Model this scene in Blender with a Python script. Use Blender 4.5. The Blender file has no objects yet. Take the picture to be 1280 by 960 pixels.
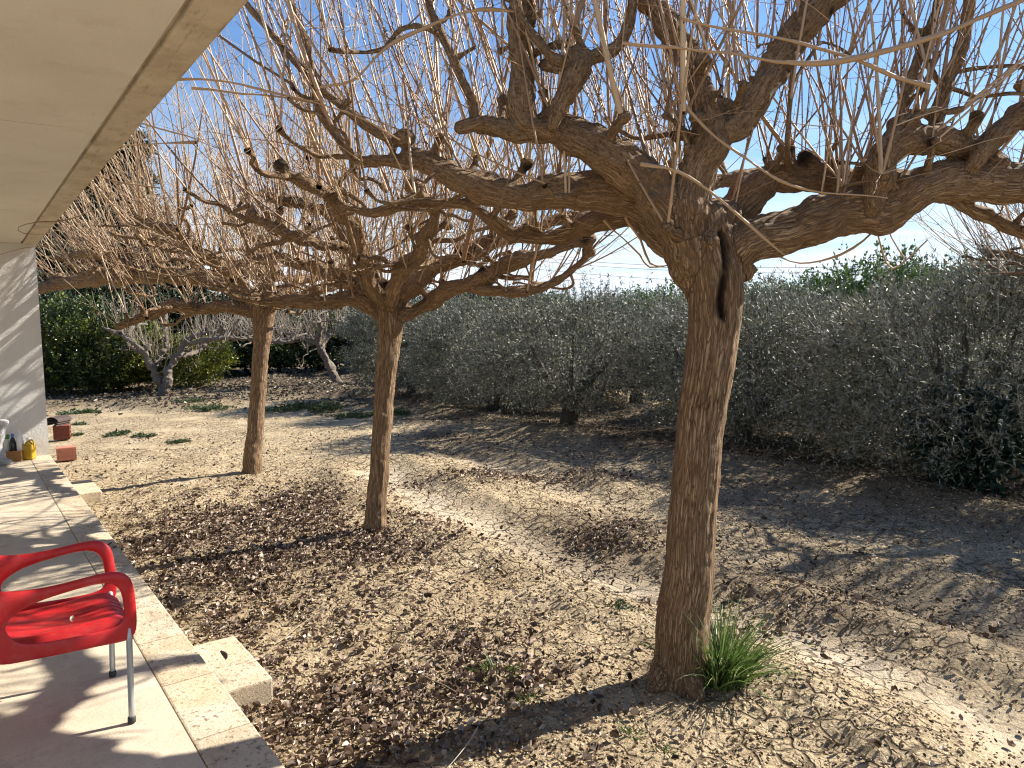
import bpy, bmesh, math, random
import numpy as np
from mathutils import Vector, Matrix

random.seed(7); rng = np.random.default_rng(7)
R = math.radians
scn = bpy.context.scene
COL = scn.collection

# ------------------------------------------------------------------ camera
FPX = 930.0; PITCH = R(4.6); ROLL = R(1.0)
CAM = np.array([0.0, 0.0, 1.9])
fw = np.array([0, math.cos(PITCH), -math.sin(PITCH)])
r0 = np.array([1.0, 0, 0]); u0 = np.array([0, math.sin(PITCH), math.cos(PITCH)])
rt = r0*math.cos(ROLL) - u0*math.sin(ROLL)
up = u0*math.cos(ROLL) + r0*math.sin(ROLL)

def ray(px, py):
    return fw + rt*(px-640)/FPX - up*(py-480)/FPX
def G(px, py, z=0.0):                       # point of a horizontal plane
    d = ray(px, py); return CAM + d*((z-CAM[2])/d[2])
def PY(px, py, Y):                          # point at forward distance Y
    d = ray(px, py); return CAM + d*(Y/d[1])

cam = bpy.data.cameras.new("camera"); camo = bpy.data.objects.new("camera", cam); COL.objects.link(camo)
cam.sensor_fit = 'HORIZONTAL'; cam.sensor_width = 36.0; cam.lens = 36.0*FPX/1280
cam.clip_start = 0.05; cam.clip_end = 6000
M = Matrix(((rt[0], up[0], -fw[0], CAM[0]), (rt[1], up[1], -fw[1], CAM[1]), (rt[2], up[2], -fw[2], CAM[2]), (0, 0, 0, 1)))
camo.matrix_world = M
scn.camera = camo

# ------------------------------------------------------------------ object helpers
def tag(o, label=None, cat=None, group=None, kind=None):
    if label: o['label'] = label
    if cat: o['category'] = cat
    if group: o['group'] = group
    if kind: o['kind'] = kind
    return o
def link(name, me, mat=None, parent=None, loc=None, smooth=True):
    o = bpy.data.objects.new(name, me); COL.objects.link(o)
    if mat is not None:
        me.materials.clear(); me.materials.append(mat)
    if parent is not None: o.parent = parent
    if loc is not None: o.location = loc
    if smooth and isinstance(me, bpy.types.Mesh):
        me.polygons.foreach_set('use_smooth', np.ones(len(me.polygons), dtype=bool))
    return o
def empty(name, loc=(0, 0, 0), rz=0):
    o = bpy.data.objects.new(name, None); COL.objects.link(o)
    o.empty_display_size = .2; o.location = loc; o.rotation_euler.z = rz; return o
def copy_tree(o, loc, rz=0, sc=1.0):
    c = o.copy(); COL.objects.link(c); c.location = loc; c.rotation_euler.z = rz
    c.scale = (sc, sc, sc) if not isinstance(sc, tuple) else sc
    for ch in list(o.children):
        d = ch.copy(); COL.objects.link(d); d.parent = c
        for g in list(ch.children):
            e = g.copy(); COL.objects.link(e); e.parent = d
    return c
def np_mesh(name, V, F, attrs=None):
    """V (n,3); F (m,k) all faces of one size k; attrs: per-vertex floats"""
    me = bpy.data.meshes.new(name)
    V = np.ascontiguousarray(V, dtype=np.float32); F = np.ascontiguousarray(F, dtype=np.int32)
    me.vertices.add(len(V)); me.vertices.foreach_set('co', V.ravel())
    k = F.shape[1]
    me.loops.add(F.size); me.loops.foreach_set('vertex_index', F.ravel())
    me.polygons.add(len(F)); me.polygons.foreach_set('loop_start', np.arange(0, F.size, k, dtype=np.int32))
    try: me.polygons.foreach_set('loop_total', np.full(len(F), k, dtype=np.int32))
    except Exception: pass
    if attrs:
        for nm, a in attrs.items():
            a = np.asarray(a, dtype=np.float32)
            if a.ndim == 1:
                at = me.attributes.new(nm, 'FLOAT', 'POINT'); at.data.foreach_set('value', a)
            else:
                at = me.attributes.new(nm, 'FLOAT_VECTOR', 'POINT'); at.data.foreach_set('vector', a.ravel())
    me.update(calc_edges=True); me.validate()
    return me

def hash_(i, s):
    x = np.sin(i*12.9898 + s*78.233)*43758.5453
    return x - np.floor(x)
def vnoise2(x, y, s=0):
    xi = np.floor(x); yi = np.floor(y); fx = x-xi; fy = y-yi
    fx = fx*fx*(3-2*fx); fy = fy*fy*(3-2*fy)
    def h(a, b): return hash_(a*1.0+b*57.31, s+1.3)
    return (h(xi, yi)*(1-fx)+h(xi+1, yi)*fx)*(1-fy) + (h(xi, yi+1)*(1-fx)+h(xi+1, yi+1)*fx)*fy
def fbm2(x, y, oct=4, s=0):
    t = 0; a = .5
    for k in range(oct):
        t = t + a*vnoise2(x*2**k+k*7.1, y*2**k-k*3.7, s+k); a *= .5
    return t/(1-.5**oct)
def vnoise3(p, s=0):
    i = np.floor(p); f = p-i; f = f*f*(3-2*f); out = 0
    for dx in (0, 1):
        wx = f[:, 0] if dx else 1-f[:, 0]
        for dy in (0, 1):
            wy = f[:, 1] if dy else 1-f[:, 1]
            for dz in (0, 1):
                wz = f[:, 2] if dz else 1-f[:, 2]
                out = out + wx*wy*wz*hash_((i[:, 0]+dx)+(i[:, 1]+dy)*57.31+(i[:, 2]+dz)*113.7, s+.7)
    return out

# ------------------------------------------------------------------ materials
class NT:
    def __init__(s, name):
        s.m = bpy.data.materials.new(name); s.m.use_nodes = True
        s.t = s.m.node_tree; s.b = s.t.nodes['Principled BSDF']
    def n(s, typ, **kw):
        n = s.t.nodes.new(typ)
        for k, v in kw.items():
            if hasattr(n, k) and not k.startswith('i_'): setattr(n, k, v)
        return n
    def l(s, a, b): s.t.links.new(a, b)
    def val(s, sock, v):
        if isinstance(v, bpy.types.NodeSocket): s.l(v, sock)
        else: sock.default_value = v
    def attr(s, name): return s.n('ShaderNodeAttribute', attribute_name=name)
    def noise(s, vec, scale, detail=4, rough=.55, dist=0.0):
        n = s.n('ShaderNodeTexNoise'); s.val(n.inputs['Scale'], scale); n.inputs['Detail'].default_value = detail
        n.inputs['Roughness'].default_value = rough; n.inputs['Distortion'].default_value = dist
        if vec is not None: s.l(vec, n.inputs['Vector'])
        return n.outputs['Fac']
    def noisec(s, vec, scale, detail=3):
        n = s.n('ShaderNodeTexNoise'); n.inputs['Scale'].default_value = scale; n.inputs['Detail'].default_value = detail
        s.l(vec, n.inputs['Vector']); return n.outputs['Color']
    def voro(s, vec, scale, feature='DISTANCE_TO_EDGE'):
        n = s.n('ShaderNodeTexVoronoi', feature=feature); n.inputs['Scale'].default_value = scale
        s.l(vec, n.inputs['Vector']); return n.outputs[0]
    def ramp(s, fac, stops, interp='LINEAR'):
        n = s.n('ShaderNodeValToRGB'); cr = n.color_ramp; cr.interpolation = interp
        while len(cr.elements) < len(stops): cr.elements.new(.5)
        for e, (p, c) in zip(cr.elements, stops):
            e.position = p
            if not hasattr(c, '__len__'): c = (c, c, c)
            e.color = (*c[:3], 1)
        s.l(fac, n.inputs[0]); return n.outputs[0]
    def mix(s, fac, a, b, mode='MIX'):
        n = s.n('ShaderNodeMix', data_type='RGBA', blend_type=mode)
        s.val(n.inputs[0], fac)
        for sock, v in ((n.inputs[6], a), (n.inputs[7], b)):
            if isinstance(v, bpy.types.NodeSocket): s.l(v, sock)
            else: sock.default_value = (*v[:3], 1) if hasattr(v, '__len__') else (v, v, v, 1)
        return n.outputs[2]
    def math(s, op, a, b=0.0, c=None, clamp=False):
        n = s.n('ShaderNodeMath', operation=op); n.use_clamp = clamp
        s.val(n.inputs[0], a); s.val(n.inputs[1], b)
        if c is not None: s.val(n.inputs[2], c)
        return n.outputs[0]
    def vadd(s, a, b, k):
        sc = s.n('ShaderNodeVectorMath', operation='SCALE'); s.l(b, sc.inputs[0]); sc.inputs['Scale'].default_value = k
        ad = s.n('ShaderNodeVectorMath', operation='ADD'); s.l(a, ad.inputs[0]); s.l(sc.outputs[0], ad.inputs[1]); return ad.outputs[0]
    def mapping(s, vec, scale=(1, 1, 1), loc=(0, 0, 0), rot=(0, 0, 0)):
        n = s.n('ShaderNodeMapping'); s.l(vec, n.inputs[0]); n.inputs['Scale'].default_value = scale
        n.inputs['Location'].default_value = loc; n.inputs['Rotation'].default_value = rot; return n.outputs[0]
    def obj(s): return s.n('ShaderNodeTexCoord').outputs['Object']
    def bump(s, h, dist, strength=1.0, prev=None):
        n = s.n('ShaderNodeBump'); s.l(h, n.inputs['Height']); n.inputs['Distance'].default_value = dist
        n.inputs['Strength'].default_value = strength
        if prev is not None: s.l(prev, n.inputs['Normal'])
        return n.outputs[0]
    def out(s, col, rough=.8, normal=None, spec=.5):
        s.val(s.b.inputs['Base Color'], col if isinstance(col, bpy.types.NodeSocket) else (*col[:3], 1))
        s.val(s.b.inputs['Roughness'], rough); s.b.inputs['Specular IOR Level'].default_value = spec
        if normal is not None: s.l(normal, s.b.inputs['Normal'])
        return s.m

def mat_simple(name, col, rough=.6, var=.15, scale=8, spec=.5, metal=0.0, bump=0.0, bscale=60):
    t = NT(name); o = t.obj()
    f = t.noise(o, scale)
    c = t.mix(f, tuple(v*(1-var) for v in col), tuple(min(1, v*(1+var)) for v in col))
    nm = t.bump(t.noise(o, bscale), bump) if bump else None
    m = t.out(c, rough, nm, spec); t.b.inputs['Metallic'].default_value = metal; return m

def mat_bark(name, ridge, mid, dark, lumpy=False, vs=44):
    t = NT(name); v = t.attr('bark').outputs['Vector']; o = t.obj()
    lm = t.attr('lm').outputs['Fac']
    vd = t.vadd(t.vadd(v, t.noisec(v, 14, 3), .035), t.noisec(v, 70, 3), .008)
    vd2 = t.vadd(v, t.noisec(v, 40, 4), .02)
    e = t.math('MULTIPLY', t.math('MINIMUM', t.math('ADD', t.voro(vd, vs), t.math('MULTIPLY', t.noise(v, 60, 3), .08)), t.math('MULTIPLY', t.voro(vd2, vs*2.0), 2.6)), t.ramp(t.noise(v, 12, 3), [(.3, .5), (.7, 1.7)]))
    e2 = t.noise(v, 120, 7, .72, .3)
    ob = t.vadd(o, t.noisec(o, 18, 3), .03)
    lim = t.math('ADD', t.math('MULTIPLY', t.noise(ob, 60, 7, .75), .6), t.math('MULTIPLY', t.noise(v, 110, 5, .7), .45))
    big = t.noise(o, 3.5, 4)
    e2c = t.ramp(e2, [(.36, 0), (.50, .55), (.66, 1)])
    h0 = t.math('ADD', t.math('MULTIPLY', t.ramp(e, [(0, 0), (.12, .22), (.30, .75), (.55, 1)]), .68), t.math('MULTIPLY', e2c, .32))
    limc = t.math('ADD', t.math('MULTIPLY', t.ramp(lim, [(.42, 0), (.54, .6), (.66, 1)]), .75), t.math('MULTIPLY', t.ramp(e, [(0, 0), (.10, .6), (.3, 1)]), .25))
    mn = t.n('ShaderNodeMix', data_type='FLOAT'); t.l(lm, mn.inputs[0]); t.l(h0, mn.inputs[2]); t.l(limc, mn.inputs[3]); h = mn.outputs[0]
    c = t.ramp(h, [(.08, dark), (.45, mid), (.92, ridge)])
    c = t.mix(t.ramp(big, [(.35, 0), (.7, 1)]), c, t.mix(.45, c, tuple(x*.8 for x in mid)))
    spots = t.ramp(t.noise(o, 14, 3), [(.66, 0), (.74, 1)])
    c = t.mix(t.math('MULTIPLY', spots, .35), c, (.42, .38, .32))
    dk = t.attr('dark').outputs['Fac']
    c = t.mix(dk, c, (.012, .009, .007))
    n = t.bump(h, .022 if not lumpy else .01, 1.0)
    n = t.bump(t.noise(o, 160, 3), .002, .6, n)
    return t.out(c, .85, n, .25)

def mat_leaf(name, cols, rough=.45, back=None, spec=.5, sat=None, trans=0.0):
    t = NT(name); a = t.attr('tone').outputs['Fac']
    n = len(cols)
    c = t.ramp(a, [(i/(n-1), cc) for i, cc in enumerate(cols)])
    if back is not None:
        g = t.n('ShaderNodeNewGeometry')
        c = t.mix(g.outputs['Backfacing'], c, back)
    m = t.out(c, rough, None, spec)
    if trans:
        tr = t.n('ShaderNodeBsdfTranslucent'); t.l(c, tr.inputs[0])
        ms = t.n('ShaderNodeMixShader'); ms.inputs[0].default_value = trans
        t.l(t.b.outputs[0], ms.inputs[1]); t.l(tr.outputs[0], ms.inputs[2])
        t.l(ms.outputs[0], t.t.nodes['Material Output'].inputs['Surface'])
    return m

# ------------------------------------------------------------------ world + sun
SUN_AZ = math.atan2(0.90, 0.43); SUN_EL = R(36.5)
w = bpy.data.worlds.new("World"); scn.world = w; w.use_nodes = True
nt = w.node_tree; bg = nt.nodes['Background']
sky = nt.nodes.new('ShaderNodeTexSky'); sky.sky_type = 'NISHITA'; sky.sun_disc = False
sky.sun_elevation = SUN_EL; sky.sun_rotation = SUN_AZ
sky.air_density = 1.35; sky.dust_density = 0.15; sky.ozone_density = 3.0
tc = nt.nodes.new('ShaderNodeTexCoord')
sep = nt.nodes.new('ShaderNodeSeparateXYZ'); nt.links.new(tc.outputs['Generated'], sep.inputs[0])
mp = nt.nodes.new('ShaderNodeMapping'); mp.inputs['Scale'].default_value = (1.6, 1.6, 13); mp.inputs['Rotation'].default_value = (R(4), R(-7), 0)
nt.links.new(tc.outputs['Generated'], mp.inputs[0])
nz = nt.nodes.new('ShaderNodeTexNoise'); nz.inputs['Scale'].default_value = 2.2; nz.inputs['Detail'].default_value = 7; nz.inputs['Roughness'].default_value = .55; nz.inputs['Distortion'].default_value = .6
nt.links.new(mp.outputs[0], nz.inputs[0])
def wr(inp, stops):
    n = nt.nodes.new('ShaderNodeValToRGB'); cr = n.color_ramp
    while len(cr.elements) < len(stops): cr.elements.new(.5)
    for e, (p, c) in zip(cr.elements, stops): e.position = p; e.color = (c, c, c, 1)
    nt.links.new(inp, n.inputs[0]); return n.outputs[0]
def wm(op, a, b):
    n = nt.nodes.new('ShaderNodeMath'); n.operation = op; n.use_clamp = True
    for i, v in enumerate((a, b)):
        if isinstance(v, bpy.types.NodeSocket): nt.links.new(v, n.inputs[i])
        else: n.inputs[i].default_value = v
    return n.outputs[0]
low = wr(sep.outputs[2], [(0.0, 1), (.07, .85), (.17, .30), (.30, .06), (.5, 0)])
cl = wm('ADD', wm('MULTIPLY', wr(nz.outputs[0], [(.36, 0), (.62, 1)]), low), wm('MULTIPLY', low, .45))
mx = nt.nodes.new('ShaderNodeMix'); mx.data_type = 'RGBA'
tint = nt.nodes.new('ShaderNodeMix'); tint.data_type = 'RGBA'; tint.blend_type = 'MULTIPLY'; tint.inputs[0].default_value = 1
nt.links.new(sky.outputs[0], tint.inputs[6]); tint.inputs[7].default_value = (.68, .92, 1.24, 1)
nt.links.new(cl, mx.inputs[0]); nt.links.new(tint.outputs[2], mx.inputs[6]); mx.inputs[7].default_value = (7.6, 8.4, 9.4, 1)
nt.links.new(mx.outputs[2], bg.inputs[0]); bg.inputs[1].default_value = 0.054

sl = bpy.data.lights.new("sun", 'SUN'); sl.energy = 5.0; sl.angle = R(.55); sl.color = (1, .935, .83)
so = bpy.data.objects.new("sun", sl); COL.objects.link(so)
sd = Vector((math.sin(SUN_AZ)*math.cos(SUN_EL), math.cos(SUN_AZ)*math.cos(SUN_EL), math.sin(SUN_EL)))
so.rotation_euler = sd.to_track_quat('Z', 'Y').to_euler(); so.location = sd*30

vs_ = scn.view_settings; vs_.view_transform = 'Standard'; vs_.look = 'None'; vs_.gamma = 1; vs_.use_curve_mapping = False
vs_.exposure = 1.33
scn.render.engine = 'CYCLES'; scn.cycles.max_bounces = 6; scn.cycles.filter_width = 1.15; scn.cycles.diffuse_bounces = 4
scn.render.resolution_x = 1024; scn.render.resolution_y = 768

# ------------------------------------------------------------------ site frame (porch)
PZ = 0.25; CZ = 3.07
C0 = G(61.5, 568, PZ)                         # wall corner at the porch edge
C1 = G(352, 955, PZ)
E = (C0-C1); E[2] = 0; E /= np.linalg.norm(E)  # along the porch, away from camera
N = np.array([E[1], -E[0], 0.0])              # outwards to the garden
print('porch dir', E, 'corner', C0, 'C1', C1)
RZ = math.atan2(E[1], E[0])                   # local x along porch
def porch(a, b, z):                            # a along E from C1, b outward
    return C1*np.array([1, 1, 0]) + E*a + N*b + np.array([0, 0, z])
LP = float(np.dot(C0-C1, E))

# ------------------------------------------------------------------ ground
RUT1 = [G(470, 585), G(530, 625), G(660, 675), G(830, 745), G(1010, 800), G(1280, 925)]
RUT1.append(RUT1[-1]+(RUT1[-1]-RUT1[-2])*1.6)
RUT2 = [G(560, 560), G(640, 590), G(800, 645), G(960, 700), G(1090, 735), G(1280, 790)]
RUT2.append(RUT2[-1]+(RUT2[-1]-RUT2[-2])*1.6)
def dist_poly(x, y, pts):
    d = np.full(x.shape, 1e9)
    for a, b in zip(pts[:-1], pts[1:]):
        ax, ay = a[0], a[1]; bx, by = b[0]-ax, b[1]-ay
        t = np.clip(((x-ax)*bx+(y-ay)*by)/(bx*bx+by*by), 0, 1)
        d = np.minimum(d, np.hypot(x-ax-t*bx, y-ay-t*by))
    return d
def gaus(x, y, c, sx, sy=None, ang=0):
    sy = sy or sx; dx = x-c[0]; dy = y-c[1]; ca, sa = math.cos(ang), math.sin(ang)
    u = (dx*ca+dy*sa)/sx; v = (-dx*sa+dy*ca)/sy
    return np.exp(-(u*u+v*v))
ANG = RZ
OL_DIR = np.array([0.52, -0.854])
# trunk bases of the olive row
OLIVES = [G(1165, 604), G(935, 560), G(712, 540), G(600, 517), G(513, 503)]
def seg_d(x, y, a, b): return dist_poly(x, y, [a, b])
OA = OLIVES[-1]+np.array([-4, 7.5, 0]); OB = OLIVES[0]+np.array([4.2, -4.6, 0])
def litter(x, y):
    d = 0
    d = d + 1.1*gaus(x, y, G(330, 660), 2.0, .95, ANG)       # between porch and the trees
    d = d + 1.0*gaus(x, y, G(300, 760), 2.0, .8, ANG)
    d = d + .85*gaus(x, y, G(480, 880), 1.3, .9, ANG)
    d = d + .8*gaus(x, y, G(590, 607), .8, .35, 0)
    d = d + .45*gaus(x, y, G(700, 600), 1.2, .5, 0)
    d = d + .6*gaus(x, y, G(420, 640), 1.5, .8, ANG)
    d = d + .55*gaus(x, y, G(760, 680), 1.1, .6, 0)
    d = d + .5*gaus(x, y, G(960, 770), 1.0, .5, 0)
    n = .55*fbm2(x*1.3+3, y*1.3, 4, 5)+.45*fbm2(x*4.1, y*4.1+9, 3, 15)
    return np.clip(d*np.clip(-.75+3.3*n, 0, 1.6)-.03, 0, 1)
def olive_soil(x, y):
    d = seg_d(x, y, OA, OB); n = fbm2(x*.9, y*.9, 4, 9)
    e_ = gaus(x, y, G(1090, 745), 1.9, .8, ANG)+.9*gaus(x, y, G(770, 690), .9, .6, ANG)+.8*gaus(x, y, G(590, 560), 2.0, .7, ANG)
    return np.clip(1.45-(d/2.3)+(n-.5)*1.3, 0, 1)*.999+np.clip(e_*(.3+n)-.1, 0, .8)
def far_soil(x, y):
    n = fbm2(x*.5, y*.8, 3, 4)
    return np.clip((y-17.2+(n-.5)*5)/1.5, 0, 1)*np.clip((4-x)/2, 0, 1)
def height(x, y):
    h = (fbm2(x*.55, y*.55, 3, 1)-.5)*.12 + (fbm2(x*2.6, y*2.6, 3, 2)-.5)*.05
    near = np.clip((26-np.hypot(x, y))/16, 0, 1)
    rough = (fbm2(x*9, y*9, 3, 3)-.5)*.045
    d1 = dist_poly(x, y, RUT1); d2 = dist_poly(x, y, RUT2)
    ruts = np.exp(-(d1/.3)**2)+np.exp(-(d2/.3)**2)
    h = h + rough*near*(1-.75*np.clip(ruts, 0, 1)) - .05*ruts
    h = h + .06*np.exp(-((d1-.55)/.22)**2) + .05*np.exp(-((d2-.55)/.25)**2)
    h = h + .16*gaus(x, y, G(880, 672), .9, .42, ANG) + .15*gaus(x, y, G(600, 540), 2.2, .5, ANG+.3)
    h = h + .17*np.exp(-((seg_d(x, y, OA, OB)-1.6)/.55)**2)*(0.4+fbm2(x*.8, y*.8, 2, 6))*.8
    h = h + .14*far_soil(x, y)*(.6+.8*fbm2(x*1.2, y*2.5, 3, 8))
    l = litter(x, y); h = h + l*near*(fbm2(x*14, y*14, 2, 11)-.35)*.035
    # lie flat along the house
    bx = (x-C1[0])*N[0]+(y-C1[1])*N[1]
    k = np.clip(bx/.6, 0.0, 1); h = h*k
    far = np.clip((np.hypot(x, y)-45)/40, 0, 1)
    return h*(1-far)
def axis(lo, hi, f0, f1, ctr):
    pts = [f0]; 
    x = f0
    while x < f1: x += .024*max(1.0, abs(x-ctr)/4.2); pts.append(x)
    s = .05
    up_ = []
    x = pts[-1]
    while x < hi: s *= 1.09; x += s; up_.append(x)
    s = .05; dn = []; x = f0
    while x > lo: s *= 1.09; x -= s; dn.append(x)
    return np.array(dn[::-1]+pts+up_)
gx = axis(-2500, 2500, -6.5, 6.5, 0.6); gy = axis(-300, 5000, 2.2, 17, 1.0)
XX, YY = np.meshgrid(gx, gy)
ZZ = height(XX, YY)
nx, ny = len(gx), len(gy)
V = np.stack([XX.ravel(), YY.ravel(), ZZ.ravel()], 1)
ii = (np.arange(ny-1)[:, None]*nx+np.arange(nx-1)[None, :]).ravel()
F = np.stack([ii, ii+1, ii+nx+1, ii+nx], 1)
xf, yf = XX.ravel(), YY.ravel()
d1 = dist_poly(xf, yf, RUT1); d2 = dist_poly(xf, yf, RUT2)
wob = fbm2(xf*1.7, yf*1.7, 3, 14)
pth = np.clip(np.exp(-(d1/(.10+.36*wob))**2)*.95*(.45+wob) + .4*np.exp(-(d2/(.15+.4*wob))**2) - .1, 0, 1)
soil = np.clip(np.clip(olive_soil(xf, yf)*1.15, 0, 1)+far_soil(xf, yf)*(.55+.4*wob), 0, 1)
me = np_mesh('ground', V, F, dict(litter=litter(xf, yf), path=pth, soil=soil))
print('ground verts', len(V))
def gz(x, y): return float(height(np.array([float(x)]), np.array([float(y)]))[0])

t = NT('dry_clay'); o = t.obj()
L = t.attr('litter').outputs['Fac']; Pth = t.attr('path').outputs['Fac']; S = t.attr('soil').outputs['Fac']
c = t.ramp(t.noise(o, 1.6, 6, .6), [(.3, (.43, .33, .20)), (.55, (.54, .43, .27)), (.75, (.62, .51, .345))])
grit = t.noise(o, 55, 6, .7)
c = t.mix(t.ramp(grit, [(.40, 1), (.52, 0)]), c, t.mix(.55, c, (.13, .09, .055)))
deb = t.ramp(t.noise(o, 22, 5, .72), [(.52, 0), (.60, 1)])                       # crumbs and bits
c = t.mix(t.math('MULTIPLY', deb, t.math('SUBTRACT', .55, t.math('MULTIPLY', Pth, .45))), c, t.ramp(grit, [(.35, (.10, .065, .04)), (.65, (.36, .26, .16))]))
c = t.mix(t.math('MULTIPLY', Pth, .8), c, t.ramp(t.noise(o, 5, 5), [(.3, (.46, .385, .28)), (.7, (.60, .51, .38))]))
ls = t.ramp(t.noise(o, 16, 6, .75), [(.36, (.045, .028, .017)), (.5, (.13, .08, .05)), (.66, (.36, .27, .175))])
c = t.mix(t.math('MULTIPLY', L, .5), c, ls)
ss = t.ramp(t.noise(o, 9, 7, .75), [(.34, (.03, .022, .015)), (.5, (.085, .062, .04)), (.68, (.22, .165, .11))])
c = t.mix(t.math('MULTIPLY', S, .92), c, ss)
od = t.vadd(o, t.noisec(o, 5, 4), .12)
e1 = t.voro(od, 7.5); e2 = t.voro(od, 21)
region = t.ramp(t.noise(o, 1.1, 3), [(.36, .12), (.52, 1)])
k1 = t.math('MULTIPLY', t.ramp(e1, [(.0, 1), (.03, .9), (.085, 0)]), region)
k2 = t.math('MULTIPLY', t.math('MULTIPLY', t.ramp(e2, [(.0, 1), (.05, .7), (.12, 0)]), region), .22)
kk = t.math('MULTIPLY', t.math('MAXIMUM', k1, k2), t.math('SUBTRACT', 1.0, t.math('MAXIMUM', L, S), clamp=True))
c = t.mix(t.math('MULTIPLY', kk, .75), c, (.11, .075, .045))
hh = t.math('SUBTRACT', t.math('ADD', t.math('MULTIPLY', t.noise(o, 26, 6, .7), .9), t.math('MULTIPLY', grit, .35)), t.math('MULTIPLY', kk, .9))
hs = t.math('SUBTRACT', 1.0, t.math('MULTIPLY', Pth, .55))
n = t.bump(t.math('MULTIPLY', hh, hs), .035, 1.0)
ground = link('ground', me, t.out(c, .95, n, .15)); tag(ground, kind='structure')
ground['label'] = 'dry cracked pale clay ground with brown soil under the trees'

# ------------------------------------------------------------------ leaf litter
def leaf_batch(P, L, Wd, curl, tone, normals=None, flat=.35, seed=0):
    """folded, curled leaves: 8 verts 6 tris+quads -> all quads (4)"""
    r = np.random.default_rng(seed); n = len(P)
    th = r.uniform(0, 2*np.pi, n); 
    d = np.stack([np.cos(th), np.sin(th), r.normal(0, flat, n)], 1); d /= np.linalg.norm(d, axis=1)[:, None]
    nn = np.stack([r.normal(0, flat, n), r.normal(0, flat, n), np.ones(n)], 1)
    s = np.cross(nn, d); s /= np.linalg.norm(s, axis=1)[:, None]; u = np.cross(d, s)
    m5 = 5; V = np.zeros((n, 25, 3)); k = 0
    sk_ = r.normal(0, .5, n); tw_ = r.normal(0, .7, n); ph = r.uniform(0, 6.28, n)
    for a in (-.5, -.28, 0, .27, .5):
        wd = {-.5: .1, -.28: .85, 0: 1.0, .27: .72, .5: .05}[a]
        for b_ in (-1, -.5, 0, .5, 1):
            z = (b_*b_)*wd*curl*.8 + (a*2)**2*curl*.45*np.sign(sk_+.6) + tw_*a*b_*1.2 + .14*np.sin(ph+a*11+b_*5)
            V[:, k] = P + d*(a*L*(1-.12*curl))[:, None] + s*(b_*wd*Wd*.5*(1-.22*curl*abs(b_)) + sk_*a*a*Wd)[:, None] + u*(z*Wd*.5)[:, None]
            k += 1
    b = np.arange(n)*25
    F = np.concatenate([np.stack([b+i, b+i+5, b+i+6, b+i+1], 1) for i in range(20) if i % 5 != 4])
    return V.reshape(-1, 3), F, np.repeat(tone, 25)
def scatter(nwant, x0, x1, y0, y1, dens, seed, bias=0):
    r = np.random.default_rng(seed); out = []
    got = 0
    for _ in range(60):
        x = r.uniform(x0, x1, nwant); y = y0+(y1-y0)*r.uniform(0, 1, nwant)**(1+bias)
        keep = r.uniform(0, 1, nwant) < dens(x, y)
        b = (x-C1[0])*N[0]+(y-C1[1])*N[1]
        keep &= b > .02
        out.append(np.stack([x[keep], y[keep]], 1)); got += keep.sum()
        if got >= nwant: break
    return np.concatenate(out)[:nwant]
def litter_mesh(name, n, dens, box, lr, wr_, seed, bias=0, zup=.008, curl=(.3, 1.3)):
    p = scatter(n, *box, dens, seed, bias); r = np.random.default_rng(seed+1); n = len(p)
    z = height(p[:, 0], p[:, 1]) + zup + r.uniform(0, .02, n)
    P3 = np.column_stack([p, z]); Ls = r.uniform(*lr, n)
    V, F, T = leaf_batch(P3, Ls, Ls*r.uniform(*wr_, n), r.uniform(*curl, n), r.uniform(0, 1, n)**1.3, seed=seed+2)
    return np_mesh(name, V, F, dict(tone=T))
M_dry = mat_leaf('dry_leaf', [(.045, .03, .022), (.13, .085, .06), (.235, .165, .12), (.37, .28, .21), (.56, .47, .38)], .6, None, .35)
M_bits = mat_leaf('litter_bits', [(.05, .032, .02), (.15, .10, .06), (.32, .24, .15), (.45, .36, .24)], .8, None, .2)
M_ol = mat_leaf('olive_litter', [(.04, .03, .02), (.09, .07, .045), (.2, .16, .11), (.36, .32, .26)], .65, None, .3)
me = litter_mesh('fallen_leaves', 15000, lambda x, y: np.clip(litter(x, y)**1.6*.7+.012, 0, 1), (-6.5, 4.5, 2.3, 13), (.016, .062), (.35, .8), 21, curl=(.6, 2.2))
tag(link('fallen_leaves', me, M_dry), 'curled brown fallen leaves covering the ground beside the porch', 'fallen leaves', kind='stuff')
dn = lambda x, y: np.clip(.22+litter(x, y)*.6+.35*(fbm2(x*2, y*2, 3, 31)-.4), 0.03, 1)*np.clip(1-.8*np.exp(-(dist_poly(x, y, RUT1)/.35)**2), 0, 1)
me = litter_mesh('leaf_crumbs', 30000, dn, (-5, 6, 2.3, 10), (.008, .03), (.25, .7), 41, bias=.8, zup=.003)
tag(link('leaf_crumbs', me, M_bits, smooth=False), 'small dry leaf crumbs and bark bits scattered over the clay', 'leaf crumbs', kind='stuff')
me = litter_mesh('olive_leaf_litter', 16000, lambda x, y: olive_soil(x, y)*.9, (-4, 8.5, 4.5, 18), (.03, .07), (.2, .5), 61)
tag(link('olive_leaf_litter', me, M_ol, smooth=False), 'grey brown leaf litter on dark soil under the olive row', 'olive leaf litter', kind='stuff')
me = litter_mesh('soil_litter', 9000, lambda x, y: far_soil(x, y)*.9, (-16, 4, 16, 27), (.06, .14), (.3, .7), 71)
tag(link('soil_litter', me, M_ol, smooth=False), 'brown litter over the tilled soil at the far garden edge', 'soil litter', kind='stuff')

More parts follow.
